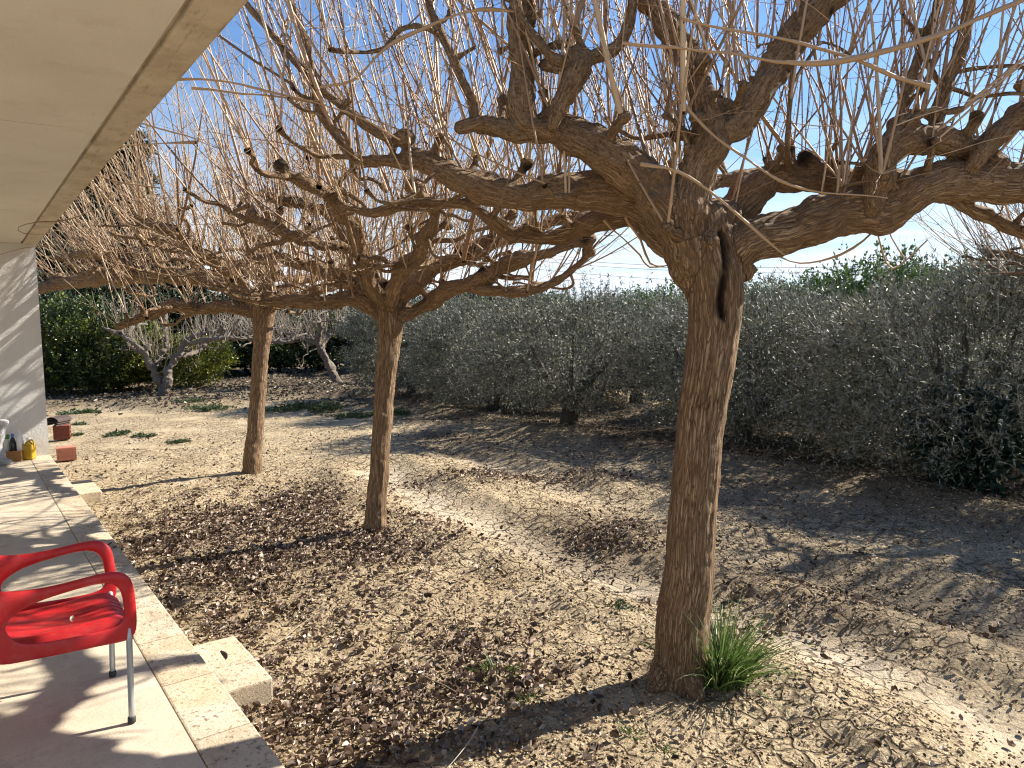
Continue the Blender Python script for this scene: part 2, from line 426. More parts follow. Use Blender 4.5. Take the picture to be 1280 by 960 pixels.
# clods of clay
def clods(n, seed):
    r = np.random.default_rng(seed)
    p = scatter(n, -4, 6, 2.3, 9, lambda x, y: np.clip(.25+.9*(fbm2(x*1.5, y*1.5, 3, 51)-.45), .02, 1)*np.clip(1-.9*np.exp(-(dist_poly(x, y, RUT1)/.3)**2), 0, 1), seed, .8)
    n = len(p); z = height(p[:, 0], p[:, 1]); s = r.uniform(.003, .012, n)*r.uniform(.6, 1.3, n)
    base = np.array([[1, 0, 0], [0, 1, 0], [-1, 0, 0], [0, -1, 0], [0, 0, 1], [0, 0, -1]], float)
    V = base[None]*r.uniform(.6, 1.4, (n, 6, 1)); V[:, :, 2] *= .7
    a = r.uniform(0, 6.28, n); ca, sa = np.cos(a)[:, None], np.sin(a)[:, None]
    V = np.stack([V[:, :, 0]*ca-V[:, :, 1]*sa, V[:, :, 0]*sa+V[:, :, 1]*ca, V[:, :, 2]], 2)*s[:, None, None]
    V += np.column_stack([p, z+.004])[:, None]
    b = np.arange(n)*6
    F = np.concatenate([np.stack([b+i, b+(i+1) % 4, b+4], 1) for i in range(4)]+[np.stack([b+(i+1) % 4, b+i, b+5], 1) for i in range(4)])
    return np_mesh('clay_crumbs', V.reshape(-1, 3), F, dict(tone=np.repeat(r.uniform(0, 1, n), 6)))
M_clod = mat_leaf('clay_clod', [(.26, .19, .115), (.40, .31, .2), (.5, .41, .28)], .95, None, .1)
tag(link('clay_crumbs', clods(26000, 81), M_clod, smooth=False), 'loose crumbs of pale clay lying on the cracked ground', 'clay crumbs', kind='stuff')

# ------------------------------------------------------------------ tubes
def smooth_chain(pts, rad, step=.06, jit=.0, seed=0):
    pts = np.array(pts, float); rad = np.array(rad, float); r = np.random.default_rng(seed)
    P, Rr = [], []
    ext = np.vstack([2*pts[0]-pts[1], pts, 2*pts[-1]-pts[-2]])
    for i in range(len(pts)-1):
        p0, p1, p2, p3 = ext[i:i+4]; L = np.linalg.norm(p2-p1); k = max(2, int(L/step))
        for j in range(k):
            u = j/k
            P.append(.5*((2*p1)+(-p0+p2)*u+(2*p0-5*p1+4*p2-p3)*u*u+(-p0+3*p1-3*p2+p3)*u**3))
            Rr.append(rad[i]*(1-u)+rad[i+1]*u)
    P.append(pts[-1]); Rr.append(rad[-1]); P = np.array(P); Rr = np.array(Rr)
    if jit:
        n = len(P); nz_ = r.normal(0, 1, (n, 3))
        for _ in range(2): nz_[1:-1] = (nz_[:-2]+nz_[1:-1]+nz_[2:])/3
        nz_[0] = 0; P = P + nz_*(Rr*jit)[:, None]
        rn = r.normal(0, 1, n); rn[1:-1] = (rn[:-2]+rn[1:-1]+rn[2:])/3
        Rr = Rr*(1+rn*jit*.35)
    return P, Rr
def frames(P):
    T = np.gradient(P, axis=0); T /= np.linalg.norm(T, axis=1)[:, None]+1e-9
    n = np.cross(T[0], [0.3, .9, .2]); n /= np.linalg.norm(n); A = []
    for t_ in T:
        n = n-t_*np.dot(n, t_); n /= np.linalg.norm(n)+1e-9; A.append(n.copy())
    A = np.array(A); return T, A, np.cross(T, A)
def tube_geo(P, Rr, S=8, off=0):
    T, A, B = frames(P); n = len(P); th = np.arange(S)*2*np.pi/S
    V = P[:, None]+(A[:, None]*np.cos(th)[None, :, None]+B[:, None]*np.sin(th)[None, :, None])*Rr[:, None, None]
    V = V.reshape(-1, 3); F = []
    i = np.arange(n-1)[:, None]*S; j = np.arange(S)[None]; j2 = (j+1) % S
    F = np.stack([i+j, i+j2, i+S+j2, i+S+j], 2).reshape(-1, 4)
    V = np.vstack([V, P[0]-T[0]*Rr[0]*.6, P[-1]+T[-1]*Rr[-1]*.7]); a, b = n*S, n*S+1
    caps = [(a, (k+1) % S, k) for k in range(S)]+[(b, (n-1)*S+k, (n-1)*S+(k+1) % S) for k in range(S)]
    return V, F.tolist(), caps

class Skel:
    def __init__(s): s.ch = []; s.knobs = []; s.warts = []; s.tips = []
    def add(s, pts, rad, part, jit=.25, step=.06, seed=0):
        P, Rr = smooth_chain(pts, rad, step, jit, seed); s.ch.append((P, Rr, part)); return P, Rr
    def knob(s, p, r, part): s.knobs.append((np.array(p, float), r, part))
def build_limbs(sk, root, mat, voxel, disp=.006, crack=None, ks=.085, seed=3):
    bm = bmesh.new()
    for P, Rr, part in sk.ch:
        V, F, Cp = tube_geo(P, Rr, 12)
        vs = [bm.verts.new(v) for v in V]
        for f in F: bm.faces.new([vs[i] for i in f])
        for f in Cp: bm.faces.new([vs[i] for i in f])
    rr = random.Random(seed)
    for p, r, part in sk.knobs+sk.warts:
        res = bmesh.ops.create_icosphere(bm, subdivisions=2, radius=r)
        for v in res['verts']:
            v.co *= rr.uniform(.85, 1.18); v.co.z *= .85; v.co += Vector(p)
    me = bpy.data.meshes.new('tmp'); bm.to_mesh(me); bm.free()
    o = bpy.data.objects.new('tmp', me); COL.objects.link(o)
    md = o.modifiers.new('r', 'REMESH'); md.mode = 'VOXEL'; md.voxel_size = voxel
    sm = o.modifiers.new('s', 'SMOOTH'); sm.iterations = 4; sm.factor = .5
    dg = bpy.context.evaluated_depsgraph_get(); dg.update()
    m2 = bpy.data.meshes.new_from_object(o.evaluated_get(dg))
    bpy.data.objects.remove(o)
    nV = len(m2.vertices); V = np.empty(nV*3, np.float32); m2.vertices.foreach_get('co', V); V = V.reshape(-1, 3).astype(float)
    Nn = np.empty(nV*3, np.float32); m2.vertex_normals.foreach_get('vector', Nn); Nn = Nn.reshape(-1, 3)
    # nearest ring
    RP, RR, RT, RA, RB, RS, RI = [], [], [], [], [], [], []
    parts = []
    for P, Rr, part in sk.ch:
        T, A, B = frames(P); ss = np.concatenate([[0], np.cumsum(np.linalg.norm(np.diff(P, axis=0), axis=1))])
        if part not in parts: parts.append(part)
        RP.append(P); RR.append(Rr); RT.append(T); RA.append(A); RB.append(B); RS.append(ss+len(RS)*3.1); RI.append(np.full(len(P), parts.index(part)))
    RP, RR, RT, RA, RB, RS, RI = map(np.concatenate, (RP, RR, RT, RA, RB, RS, RI))
    own = np.empty(nV, int)
    for a in range(0, nV, 4000):
        d = np.linalg.norm(V[a:a+4000, None]-RP[None], axis=2)-RR[None]
        own[a:a+4000] = d.argmin(1)
    D = V-RP[own]
    bark = np.stack([(D*RA[own]).sum(1), (D*RB[own]).sum(1), (RS[own]+(D*RT[own]).sum(1))*ks], 1)
    rad = RR[own]
    lmv = np.where(RI[own] == 0, 0.0, .8)*np.clip(((V[:, 2]-V[RI[own] == 0, 2].max()+.15)/.3 if (RI[own] == 0).any() else 1), .0, 1)
    lum = vnoise3(V*9, 1)-.5; lum2 = vnoise3(V*20, 2)-.5+.5*(vnoise3(V*44, 8)-.5)
    fur = 1-np.abs(2*vnoise3(bark*np.array([38, 38, 38]), 4)-1)
    istr = (RI[own] == 0)
    dd = lum*disp*np.where(istr, 1.0, 6.2)+lum2*disp*np.where(istr, 1.3, 3.4)-(fur-.5)*disp*np.where(istr, 1.5, .6)
    dd *= np.clip(rad/.05, .15, 1)
    dark = np.zeros(nV)
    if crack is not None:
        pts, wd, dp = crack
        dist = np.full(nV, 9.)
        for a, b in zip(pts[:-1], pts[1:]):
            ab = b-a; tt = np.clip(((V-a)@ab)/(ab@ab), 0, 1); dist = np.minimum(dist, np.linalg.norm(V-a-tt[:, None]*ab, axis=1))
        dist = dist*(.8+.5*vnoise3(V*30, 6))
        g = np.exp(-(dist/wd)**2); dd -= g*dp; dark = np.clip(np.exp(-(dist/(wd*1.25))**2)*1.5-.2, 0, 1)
    rq = np.random.default_rng(seed+77)
    for p_, r_, _ in sk.knobs:
        if r_ < .07 and rq.random() < .5:
            c_ = p_+rq.normal(0, .5, 3)*r_; ds = np.linalg.norm(V-c_, axis=1); dark = np.maximum(dark, np.clip(1.6-ds/(r_*rq.uniform(.6, 1.0)), 0, .92))
    V2 = V+Nn*dd[:, None]
    m2.vertices.foreach_set('co', V2.astype(np.float32).ravel()); m2.update()
    Nn = np.empty(nV*3, np.float32); m2.vertex_normals.foreach_get('vector', Nn); Nn = Nn.reshape(-1, 3)
    Q = np.empty(len(m2.loops), np.int32); m2.loops.foreach_get('vertex_index', Q); Q = Q.reshape(-1, 4)
    fp = RI[own[Q[:, 0]]]
    made = {}
    for k, part in enumerate(parts):
        f = Q[fp == k]
        if not len(f): continue
        used, inv = np.unique(f, return_inverse=True)
        mm = np_mesh(part[0], V2[used], inv.reshape(f.shape), dict(bark=bark[used], dark=dark[used], lm=lmv[used]))
        ob = link(part[0], mm, mat)
        mm.normals_split_custom_set_from_vertices(Nn[used].tolist())
        ob.parent = root; made[part] = ob
    bpy.data.meshes.remove(m2)
    return made

def shoots_mesh(name, P0, D0, Ln, R0, K=9, S=5, bud=0, seed=0, wig=.05, up=.35, rtip=.22):
    """vectorised shoots: start points, directions, lengths, base radii"""
    r = np.random.default_rng(seed); n = len(P0)
    D = D0/np.linalg.norm(D0, axis=1)[:, None]; P = [P0.copy()]; Dk = [D.copy()]
    cur = P0.copy(); d = D.copy(); bias = r.normal(0, wig*.6, (n, 3)); bias[:, 2] *= .3
    for k in range(1, K):
        d = d + np.array([0, 0, 1])*up*(1.2/K) + bias*(2.0/K) + r.normal(0, wig, (n, 3))*.5
        d /= np.linalg.norm(d, axis=1)[:, None]
        cur = cur + d*(Ln/(K-1))[:, None]; P.append(cur.copy()); Dk.append(d.copy())
    P = np.array(P).transpose(1, 0, 2); Dk = np.array(Dk).transpose(1, 0, 2)
    rr = R0[:, None]*np.linspace(1, rtip, K)[None]**.8
    ref = np.cross(Dk[:, 0], np.tile([.31, .52, .2], (n, 1))); A = ref[:, None]-Dk*(Dk*ref[:, None]).sum(2)[:, :, None]
    A /= np.linalg.norm(A, axis=2)[:, :, None]; B = np.cross(Dk, A); th = np.arange(S)*2*np.pi/S
    V = P[:, :, None]+(A[:, :, None]*np.cos(th)[None, None, :, None]+B[:, :, None]*np.sin(th)[None, None, :, None])*rr[:, :, None, None]
    V = V.reshape(-1, 3)
    base = (np.arange(n)*K*S)[:, None, None]; i = (np.arange(K-1)*S)[None, :, None]; j = np.arange(S)[None, None]; j2 = (j+1) % S
    F = np.stack([base+i+j, base+i+j2, base+i+S+j2, base+i+S+j], 3).reshape(-1, 4)
    tone = np.repeat(r.uniform(0, 1, n), K*S)
    if bud:
        # buds: little spindles hugging the shoot
        m = n*bud; idx = np.repeat(np.arange(n), bud); u = r.uniform(.12, .98, m)*(K-1); k0 = np.minimum(u.astype(int), K-2); fr = u-k0
        c = P[idx, k0]*(1-fr)[:, None]+P[idx, k0+1]*fr[:, None]; dd = Dk[idx, k0+1]; rad = rr[idx, k0]
        sd_ = r.normal(0, 1, (m, 3)); sd_ -= dd*(sd_*dd).sum(1)[:, None]; sd_ /= np.linalg.norm(sd_, axis=1)[:, None]
        ax = dd*.8+sd_*.6; o2 = np.cross(dd, sd_); c = c+sd_*(rad)[:, None]; s = r.uniform(.004, .0075, m)[:, None]
        bv = np.stack([c-ax*s, c+sd_*s*.6, c+o2*s*.6, c-sd_*s*.6, c-o2*s*.6, c+ax*s*1.8], 1).reshape(-1, 3)
        b0 = len(V)+np.arange(m)*6
        bf = np.concatenate([np.stack([b0, b0+1, b0+5, b0+2], 1), np.stack([b0, b0+2, b0+5, b0+3], 1), np.stack([b0, b0+3, b0+5, b0+4], 1), np.stack([b0, b0+4, b0+5, b0+1], 1)])
        V = np.vstack([V, bv]); F = np.vstack([F, bf]); tone = np.concatenate([tone, np.zeros(m*6)])
    return np_mesh(name, V, F, dict(tone=tone)), P, Dk, rr

M_bark = mat_bark('mulberry_bark', (.58, .425, .265), (.33, .21, .115), (.05, .028, .015))
M_shoot = mat_leaf('shoot_bark', [(.17, .095, .05), (.32, .20, .108), (.43, .295, .17), (.55, .42, .27)], .5, None, .4)
M_pale = mat_bark('pale_bark', (.33, .275, .21), (.19, .155, .12), (.06, .045, .035), True)
M_paleshoot = mat_leaf('pale_shoot', [(.17, .125, .09), (.30, .24, .18), (.42, .36, .28)], .6, None, .3)
M_obark = mat_bark('olive_bark', (.22, .19, .15), (.13, .105, .08), (.04, .03, .025))

def crown_shoots(root, sk, centre, n, Lr, Rr0, seed, name='shoot_mass', mat=None, bud=0, lean=.34, zmin=None, perknob=8, frac_knob=.55, extra=None, small=0, part_lab=None):
    r = np.random.default_rng(seed); P0, D0, Ls, Rs = [], [], [], []
    limb = [(P, Rr) for P, Rr, part in sk.ch if part[0] != 'trunk']
    w_ = np.array([np.linalg.norm(np.diff(P, axis=0), axis=1).sum() for P, _ in limb]); w_ /= w_.sum()
    nk = int(n*frac_knob) if sk.knobs else 0
    org = [(p, kr) for p, kr, _ in sk.knobs]+sk.tips; r.shuffle(org)
    for i in range(n):
        if i < nk:
            p, kr = org[i % len(org)]; a = r.uniform(0, 6.28); q = p+np.array([math.cos(a), math.sin(a), 0])*kr*r.uniform(.2, .8)+np.array([0, 0, kr*.35])
            Lf = 1.0
        else:
            P, Rl = limb[r.choice(len(limb), p=w_)]; k = int(len(P)*r.uniform(.2, 1)); k = min(k, len(P)-1); q = P[k]+np.array([0, 0, Rl[k]*.5]); Lf = r.uniform(.45, 1)
        rad = (q-centre)[:2]; rl = np.linalg.norm(rad)+1e-6
        d = np.array([rad[0]*lean, rad[1]*lean, 1.0]) + r.normal(0, .27, 3)
        P0.append(q); D0.append(d); L = r.uniform(*Lr)*Lf; Ls.append(L); Rs.append(r.uniform(*Rr0)*(.5+.5*L/Lr[1])*(1.9 if r.random() < .07 else 1))
    P0, D0, Ls, Rs = map(np.array, (P0, D0, Ls, Rs))
    me, P, Dk, rr = shoots_mesh(name, P0, D0, Ls, Rs, bud=bud, seed=seed+1)
    ob = link('crown', me, mat or M_shoot, root)
    if small:      # fine side twigs, some hanging
        ns = small; idx = r.integers(0, len(P), ns); kk = r.integers(0, P.shape[1]-1, ns)
        q = P[idx, kk]; d = Dk[idx, kk]+r.normal(0, .75, (ns, 3)); d[:, 2] -= r.uniform(0, .9, ns)*(kk < 3)
        me2, *_ = shoots_mesh('twig_mass', q, d, r.uniform(.15, .6, ns), r.uniform(.0018, .0035, ns), K=6, S=3, seed=seed+2, wig=.16, up=.1)
        tw = link('fine_twigs', me2, mat or M_shoot, root); tw['kind'] = 'stuff'
    return ob, P, Dk

def rad_px(r, Y): return r*Y/FPX
def gnarl(s_, seed, dens=1.6, lo=.022, tips=True):
    q = np.random.default_rng(seed)
    for P, Rd, part in list(s_.ch):
        if part[0] == 'trunk' or Rd.mean() < lo: continue
        Ln = np.linalg.norm(np.diff(P, axis=0), axis=1).sum()
        T, A, Bn = frames(P)
        for _ in range(int(Ln*dens*2.2+.5)):      # short pruned spurs, mostly on the upper side
            k = q.integers(1, len(P)-1); d = np.array([q.normal(0, .55), q.normal(0, .55), q.uniform(.25, 1)]); d -= T[k]*np.dot(d, T[k])*.7; d /= np.linalg.norm(d)
            l = q.uniform(.05, .15)+Rd[k]; r1 = min(Rd[k]*.55, q.uniform(.014, .032)); bend = q.normal(0, .25, 3)
            p2 = P[k]+d*l*.6; p3 = P[k]+d*l+bend*l*.4
            s_.ch.append((*smooth_chain([P[k], p2, p3], [r1*1.1, r1*.85, r1*.9], .03, .3, int(q.integers(1e6))), part))
            s_.knob(p3, r1*q.uniform(1.0, 1.6), part)
        for _ in range(int(Ln*dens*3)):           # warts
            k = q.integers(1, len(P)-1); d = q.normal(0, 1, 3); d[2] = d[2]*.6+.4; d -= T[k]*np.dot(d, T[k]); d /= np.linalg.norm(d)
            s_.warts.append((P[k]+d*Rd[k]*.75, Rd[k]*q.uniform(.25, .6), part))

def sub_branches(root, s_, n, seed, Lr=(.35, 1.0), r0=(.012, .026), bark=None, droop=0.0, xmin=-99):
    q = np.random.default_rng(seed); limb = [(P, Rd) for P, Rd, part in s_.ch if part[0] != 'trunk' and len(P) > 8]
    w_ = np.array([len(P) for P, _ in limb], float); w_ /= w_.sum()
    for _ in range(n):
        P, Rd = limb[q.choice(len(limb), p=w_)]; k = int(len(P)*q.uniform(.25, .98)); k = min(k, len(P)-2); T = P[k+1]-P[k]; T[2] = 0; T /= np.linalg.norm(T)+1e-6
        an = q.choice([-1, 1])*q.uniform(.5, 1.5); d = np.array([T[0]*math.cos(an)-T[1]*math.sin(an), T[0]*math.sin(an)+T[1]*math.cos(an), q.uniform(-.25, .5)])
        L_ = q.uniform(*Lr); m = 7; pts = [P[k]]; c = P[k].copy()
        for i in range(m-1):
            d = d+q.normal(0, .42, 3); d[2] = d[2]*.6+.02*i-droop*.25; d /= np.linalg.norm(d); c = c+d*L_/(m-1); pts.append(c.copy())
        if pts[-1][0] < xmin: continue
        ra = min(q.uniform(*r0), Rd[k]*.8); Pn, Rn = smooth_chain(pts, [ra, ra*.9, ra*.8, ra*.75, ra*.62, ra*.6, ra*.95], .03, .5, int(q.integers(1e6)))
        V, F, Cp = tube_geo(Pn, Rn, 8); V = V[:-2]; V = V+q.normal(0, ra*.07, V.shape)
        T2, A2, B2_ = frames(Pn); ss = np.concatenate([[0], np.cumsum(np.linalg.norm(np.diff(Pn, axis=0), axis=1))])
        th = np.arange(8)*2*np.pi/8; bk = np.stack([np.outer(Rn, np.cos(th)).ravel(), np.outer(Rn, np.sin(th)).ravel(), np.repeat(ss*.085, 8)], 1)
        link('branch', np_mesh('branch', V, F, dict(bark=bk, dark=np.zeros(len(V)), lm=np.full(len(V), .8))), bark or M_bark, root)
        s_.tips.append((Pn[-1], ra*1.2)); s_.tips.append((Pn[len(Pn)//2], ra))
# ---------------------------------------------------------------- near mulberry
B = G(848, 858); Y0 = B[1]; print('near tree base', B)
near = empty('mulberry_tree', (0, 0, 0))
tag(near, 'nearest bare pollarded mulberry with thick furrowed trunk and grass tuft at its foot', 'tree', 'bare pollarded mulberries beside the porch')
def px_chain(lst, Yb):
    P = []; Rd = []
    for q in lst:
        Y = Yb+(q[3] if len(q) > 3 else 0); P.append(PY(q[0], q[1], Y)); Rd.append(rad_px(q[2], Y))
    return P, Rd
sk = Skel()
def A_(lst, part, Yb, jit=.25, seed=0, sk_=None):
    P, Rd = px_chain(lst, Yb)
    if part[0] != 'trunk' and Rd[0] > .03: Rd[0] *= .6
    if part[0] != 'trunk': jit = jit*1.5
    return (sk_ or sk).add(P, Rd, part, jit=jit, seed=seed)
TR = ('trunk', 0)
A_([(845, 885, 44), (848, 856, 39), (852, 810, 35), (858, 740, 33), (864, 660, 31), (873, 560, 30), (884, 470, 31), (893, 400, 33), (893, 350, 36), (882, 305, 37), (878, 262, 26)], TR, Y0, .06, 1)
sk.knob(PY(908, 296, Y0+.03), rad_px(29, Y0), TR); sk.knob(PY(900, 272, Y0+.06), rad_px(27, Y0), TR)
# root flare
for a, l in ((-2.6, .2), (-1.2, .22), (.3, .18), (1.8, .2)):
    sk.add([B+np.array([0, 0, .22]), B+np.array([math.cos(a)*.1, math.sin(a)*.1, .08]), B+np.array([math.cos(a)*l, math.sin(a)*l, -.04])], [.09, .075, .03], TR, .15, seed=9)
L = lambda k: ('limb', k)
A_([(888, 385, 24), (868, 310, 36), (828, 250, 31), (790, 215, 26), (757, 195, 25), (722, 180, 23), (690, 164, 20), (650, 166, 15), (610, 155, 11), (575, 160, 8)], L(1), Y0, .3, 2)
A_([(700, 168, 16), (655, 150, 16), (648, 110, 17), (651, 60, 17), (655, 20, 18), (668, -25, 19), (675, -80, 16)], L(2), Y0-.03, .2, 3)
A_([(690, 160, 13), (706, 120, 14), (724, 85, 15), (722, 66, 12)], L(3), Y0-.12, .2, 4)
A_([(724, 78, 10), (752, 68, 9.5), (775, 55, 9), (788, 25, 8), (795, -30, 7)], L(3), Y0-.12, .2, 5)
A_([(720, 76, 8), (695, 73, 6), (668, 45, 5), (640, 0, 4.5), (620, -40, 4)], L(3), Y0-.14, .25, 6)
A_([(640, 165, 10), (655, 5, 0)][:1]+[(600, 160, 8, .05), (588, 120, 6, .06), (560, 60, 6, .05), (530, -10, 5, .05)], L(1), Y0, .1, 7)
A_([(855, 290, 30, .1), (800, 255, 26, .15), (745, 246, 22, .2), (690, 247, 20, .2), (640, 240, 19, .2), (600, 232, 17, .2), (562, 218, 14, .2), (528, 206, 12, .2), (505, 190, 11, .2)], L(4), Y0, .3, 8)
A_([(520, 206, 8, .2), (492, 202, 8, .22), (460, 203, 8, .22), (440, 197, 7, .2), (422, 172, 6.5, .2), (405, 148, 6, .2), (398, 128, 5, .2), (385, 60, 4.5, .2), (360, -10, 4, .2)], L(4), Y0, .2, 9)
A_([(505, 180, 9, .2), (470, 165, 6, .2), (425, 130, 5.5, .2), (385, 95, 5, .2), (350, 55, 4.5, .2), (300, -5, 4, .2)], L(4), Y0, .1, 10)
A_([(850, 300, 22, .3), (790, 268, 15, .45), (755, 272, 13, .5), (715, 289, 11, .55), (675, 298, 10, .6), (641, 295, 9, .6), (612, 278, 9, .6), (580, 256, 8, .6), (545, 254, 8, .6), (500, 258, 7, .6), (465, 268, 6, .6), (430, 258, 5, .6)], L(5), Y0, .3, 11)
A_([(870, 320, 30), (858, 265, 28), (872, 215, 26), (889, 180, 24), (888, 150, 19), (874, 115, 17), (862, 80, 17), (845, 45, 17), (818, 15, 16), (795, -10, 15), (770, -60, 14)], L(6), Y0-.05, .22, 12)
A_([(889, 180, 20), (915, 155, 18), (945, 120, 17), (968, 85, 18), (988, 50, 19), (1012, 20, 19), (1045, -15, 18), (1075, -60, 16)], L(7), Y0-.05, .22, 13)
A_([(895, 410, 22), (916, 335, 31), (955, 298, 27), (1000, 283, 27), (1050, 272, 27), (1095, 268, 27), (1130, 258, 26), (1160, 238, 24), (1195, 222, 24), (1240, 220, 24), (1290, 225, 24), (1340, 215, 20), (1400, 200, 15)], L(8), Y0, .3, 14)
A_([(895, 300, 25, .15), (925, 250, 22, .2), (965, 222, 19, .25), (1010, 215, 18, .25), (1050, 222, 18, .2), (1090, 230, 18, .1), (1130, 245, 17, 0)], L(9), Y0, .35, 15)
A_([(1092, 262, 17, -.12), (1098, 225, 17, -.14), (1108, 190, 17, -.14), (1138, 172, 18, -.12), (1172, 172, 17, -.08), (1205, 185, 17, 0), (1230, 200, 15, 0)], L(10), Y0, .3, 16)
A_([(1160, 240, 11, .1), (1195, 252, 10, .1), (1235, 272, 9, .1), (1290, 292, 7, .1), (1350, 300, 5, .1)], L(11), Y0, .3, 17)
A_([(1215, 210, 15), (1240, 180, 14), (1268, 150, 14), (1310, 120, 13), (1350, 60, 10)], L(12), Y0-.1, .3, 18)
A_([(1165, 185, 11, -.05), (1170, 150, 9.5, -.05), (1180, 110, 8.5, -.05), (1202, 55, 7.5, -.05), (1215, -10, 7, -.05)], L(10), Y0, .12, 19)
A_([(1120, 165, 8), (1135, 110, 7), (1160, 40, 6.5), (1180, -20, 6)], L(10), Y0-.05, .12, 20)
A_([(985, 222, 7, .2), (986, 205, 5.5, .15), (985, 180, 4, -.12), (990, 90, 3.5, -.12), (1000, 0, 3, -.1)], L(9), Y0, .1, 21)
# limbs leaving towards and away from the viewer
sk.add([PY(870, 320, Y0), np.array([.75, Y0+.5, 2.55]), np.array([.95, Y0+1.1, 2.75]), np.array([.7, Y0+1.7, 2.85]), np.array([.9, Y0+2.2, 2.95])], [.12, .09, .075, .06, .045], L(14), .3, seed=23)
sk.add([np.array([.95, Y0+1.1, 2.75]), np.array([1.5, Y0+1.4, 2.85]), np.array([1.9, Y0+1.5, 2.95])], [.06, .05, .04], L(14), .3, seed=24)
for (x, y, r_, dy, k) in ((505, 172, 14, .2, 4), (562, 205, 10, .2, 4), (722, 68, 13, -.12, 3), (655, 12, 17, -.03, 2), (905, 130, 9, -.05, 7),
                          (1010, 200, 15, .22, 9), (1130, 160, 19, -.1, 10), (1215, 190, 18, 0, 10), (768, 180, 15, 0, 1), (735, 168, 12, 0, 1), (430, 258, 9, .6, 5), (610, 222, 14, .2, 4),
                          (700, 232, 11, .2, 4), (1045, 208, 13, .2, 9), (965, 208, 12, .2, 9), (590, 245, 10, .6, 5), (1275, 145, 18, -.1, 12), (972, 60, 12, -.05, 7), (400, 130, 6, .2, 4), (1240, 205, 18, 0, 8), (1300, 210, 20, 0, 8), (1400, 195, 18, 0, 8), (660, 285, 9, .6, 5), (840, 225, 12, .1, 1)):
    sk.knob(PY(x, y, Y0+dy), rad_px(r_, Y0), L(k))
for p, r_ in ((np.array([.9, Y0+2.2, 3.0]), .08), (np.array([1.9, Y0+1.5, 3.0]), .07)): sk.knob(p, r_, L(14))
gnarl(sk, 5)
crk = [PY(x, y, Y0-.13) for x, y in ((903, 290), (907, 310), (905, 340), (901, 375), (904, 395))]
build_limbs(sk, near, M_bark, .0095, .0045, crack=(crk, .019, .04))
cN = np.array([B[0]+.15, Y0, 1.6])
sub_branches(near, sk, 26, 301, (.3, .8), (.010, .020))
crown_shoots(near, sk, cN, 520, (.9, 2.2), (.004, .0088), 31, bud=16, lean=.18, small=1100, frac_knob=.7)
# a few long stray shoots in front of and below the limbs
strays = [([(1300, -10), (1150, 52), (1065, 76), (985, 80), (890, 65), (780, 55)], 5.5, -.55), ([(1162, 108), (1120, 96), (1070, 74), (1020, 60), (980, 50), (850, 25)], 5, -.5),
          ([(800, 205), (850, 215), (900, 250), (960, 302), (982, 319)], 3, -.45), ([(840, 115), (905, 180), (1000, 235), (1110, 245)], 3, -.3),
          ([(1115, 255), (1090, 290), (1050, 318), (1000, 328), (965, 318)], 3, .1), ([(690, 275), (660, 60)], 2.5, .2), ([(1118, 262), (1110, 285), (1130, 325)], 2, .0),
          ([(1095, 275), (1100, 300), (1115, 335), (1160, 300)], 3, .05), ([(780, 265), (800, 300), (812, 330), (835, 335)], 4, .3), ([(755, 275), (780, 300), (800, 320), (812, 335), (838, 330)], 3, .35),
          ([(240, 110), (300, 115), (420, 135), (510, 165)], 3, .3), ([(60, 85), (170, 97), (280, 103), (430, 140), (500, 175)], 3, .0),
          ([(655, 15), (600, 12), (540, 30), (480, 60), (440, 100), (400, 110)], 4.5, -.1)]
def long_shoot(P, Rd, tn, root):
    V, F, Cp = tube_geo(P, Rd, 7); V = V[:-2]
    link('long_shoot', np_mesh('long_shoot', V, F, dict(tone=np.full(len(V), tn))), M_shoot, root)
for k, (pl, r_, dy) in enumerate(strays):
    P, Rd = smooth_chain([PY(x, y, Y0+dy) for x, y in pl], np.linspace(rad_px(r_*.62, Y0), rad_px(max(.9, r_*.25), Y0), len(pl)), .05, 1.1, k)
    long_shoot(P, np.abs(Rd), .55, near)

# ---------------------------------------------------------------- second mulberry
B2 = G(469, 668); Y2 = B2[1]; print('tree2', B2)
t2 = empty('mulberry_tree', (0, 0, 0)); tag(t2, 'middle bare mulberry standing in the brown leaf litter between the other two', 'tree', 'bare pollarded mulberries beside the porch')
s2 = Skel()
def a2(lst, part, jit=.3, seed=0): return A_(lst, part, Y2, jit, seed, s2)
a2([(468, 684, 17), (469, 664, 15), (471, 630, 13.5), (475, 570, 12.5), (480, 500, 12.5), (485, 440, 14), (488, 405, 17), (487, 382, 18)], TR, .08, 1)
a2([(490, 395, 15), (515, 362, 12), (560, 330, 10), (606, 312, 9), (650, 293, 8), (690, 280, 8), (730, 265, 7)], L(1), .3, 2)
a2([(492, 398, 14), (540, 375, 11), (590, 355, 9, -.2), (625, 338, 9, -.3), (660, 318, 8, -.4), (700, 312, 7, -.4), (740, 300, 6, -.4)], L(2), .3, 3)
a2([(585, 362, 8, -.2), (632, 364, 7, -.3), (676, 358, 6, -.3), (705, 345, 5, -.3), (735, 318, 4, -.3)], L(2), .3, 4)
a2([(485, 395, 15), (468, 360, 12), (455, 320, 12), (440, 295, 12), (425, 270, 11), (415, 245, 9)], L(3), .25, 5)
a2([(455, 320, 9), (425, 308, 8, -.2), (390, 305, 7, -.4), (350, 290, 6, -.5), (315, 275, 6, -.5)], L(3), .35, 6)
a2([(480, 396, 14), (445, 372, 10), (405, 376, 9, .1), (360, 378, 8, .2), (320, 372, 7, .2), (280, 365, 6, .2)], L(4), .3, 7)
a2([(480, 396, 12), (440, 352, 9, .4), (390, 335, 8, .7), (350, 325, 7, .9), (310, 322, 6, 1.0)], L(5), .3, 8)
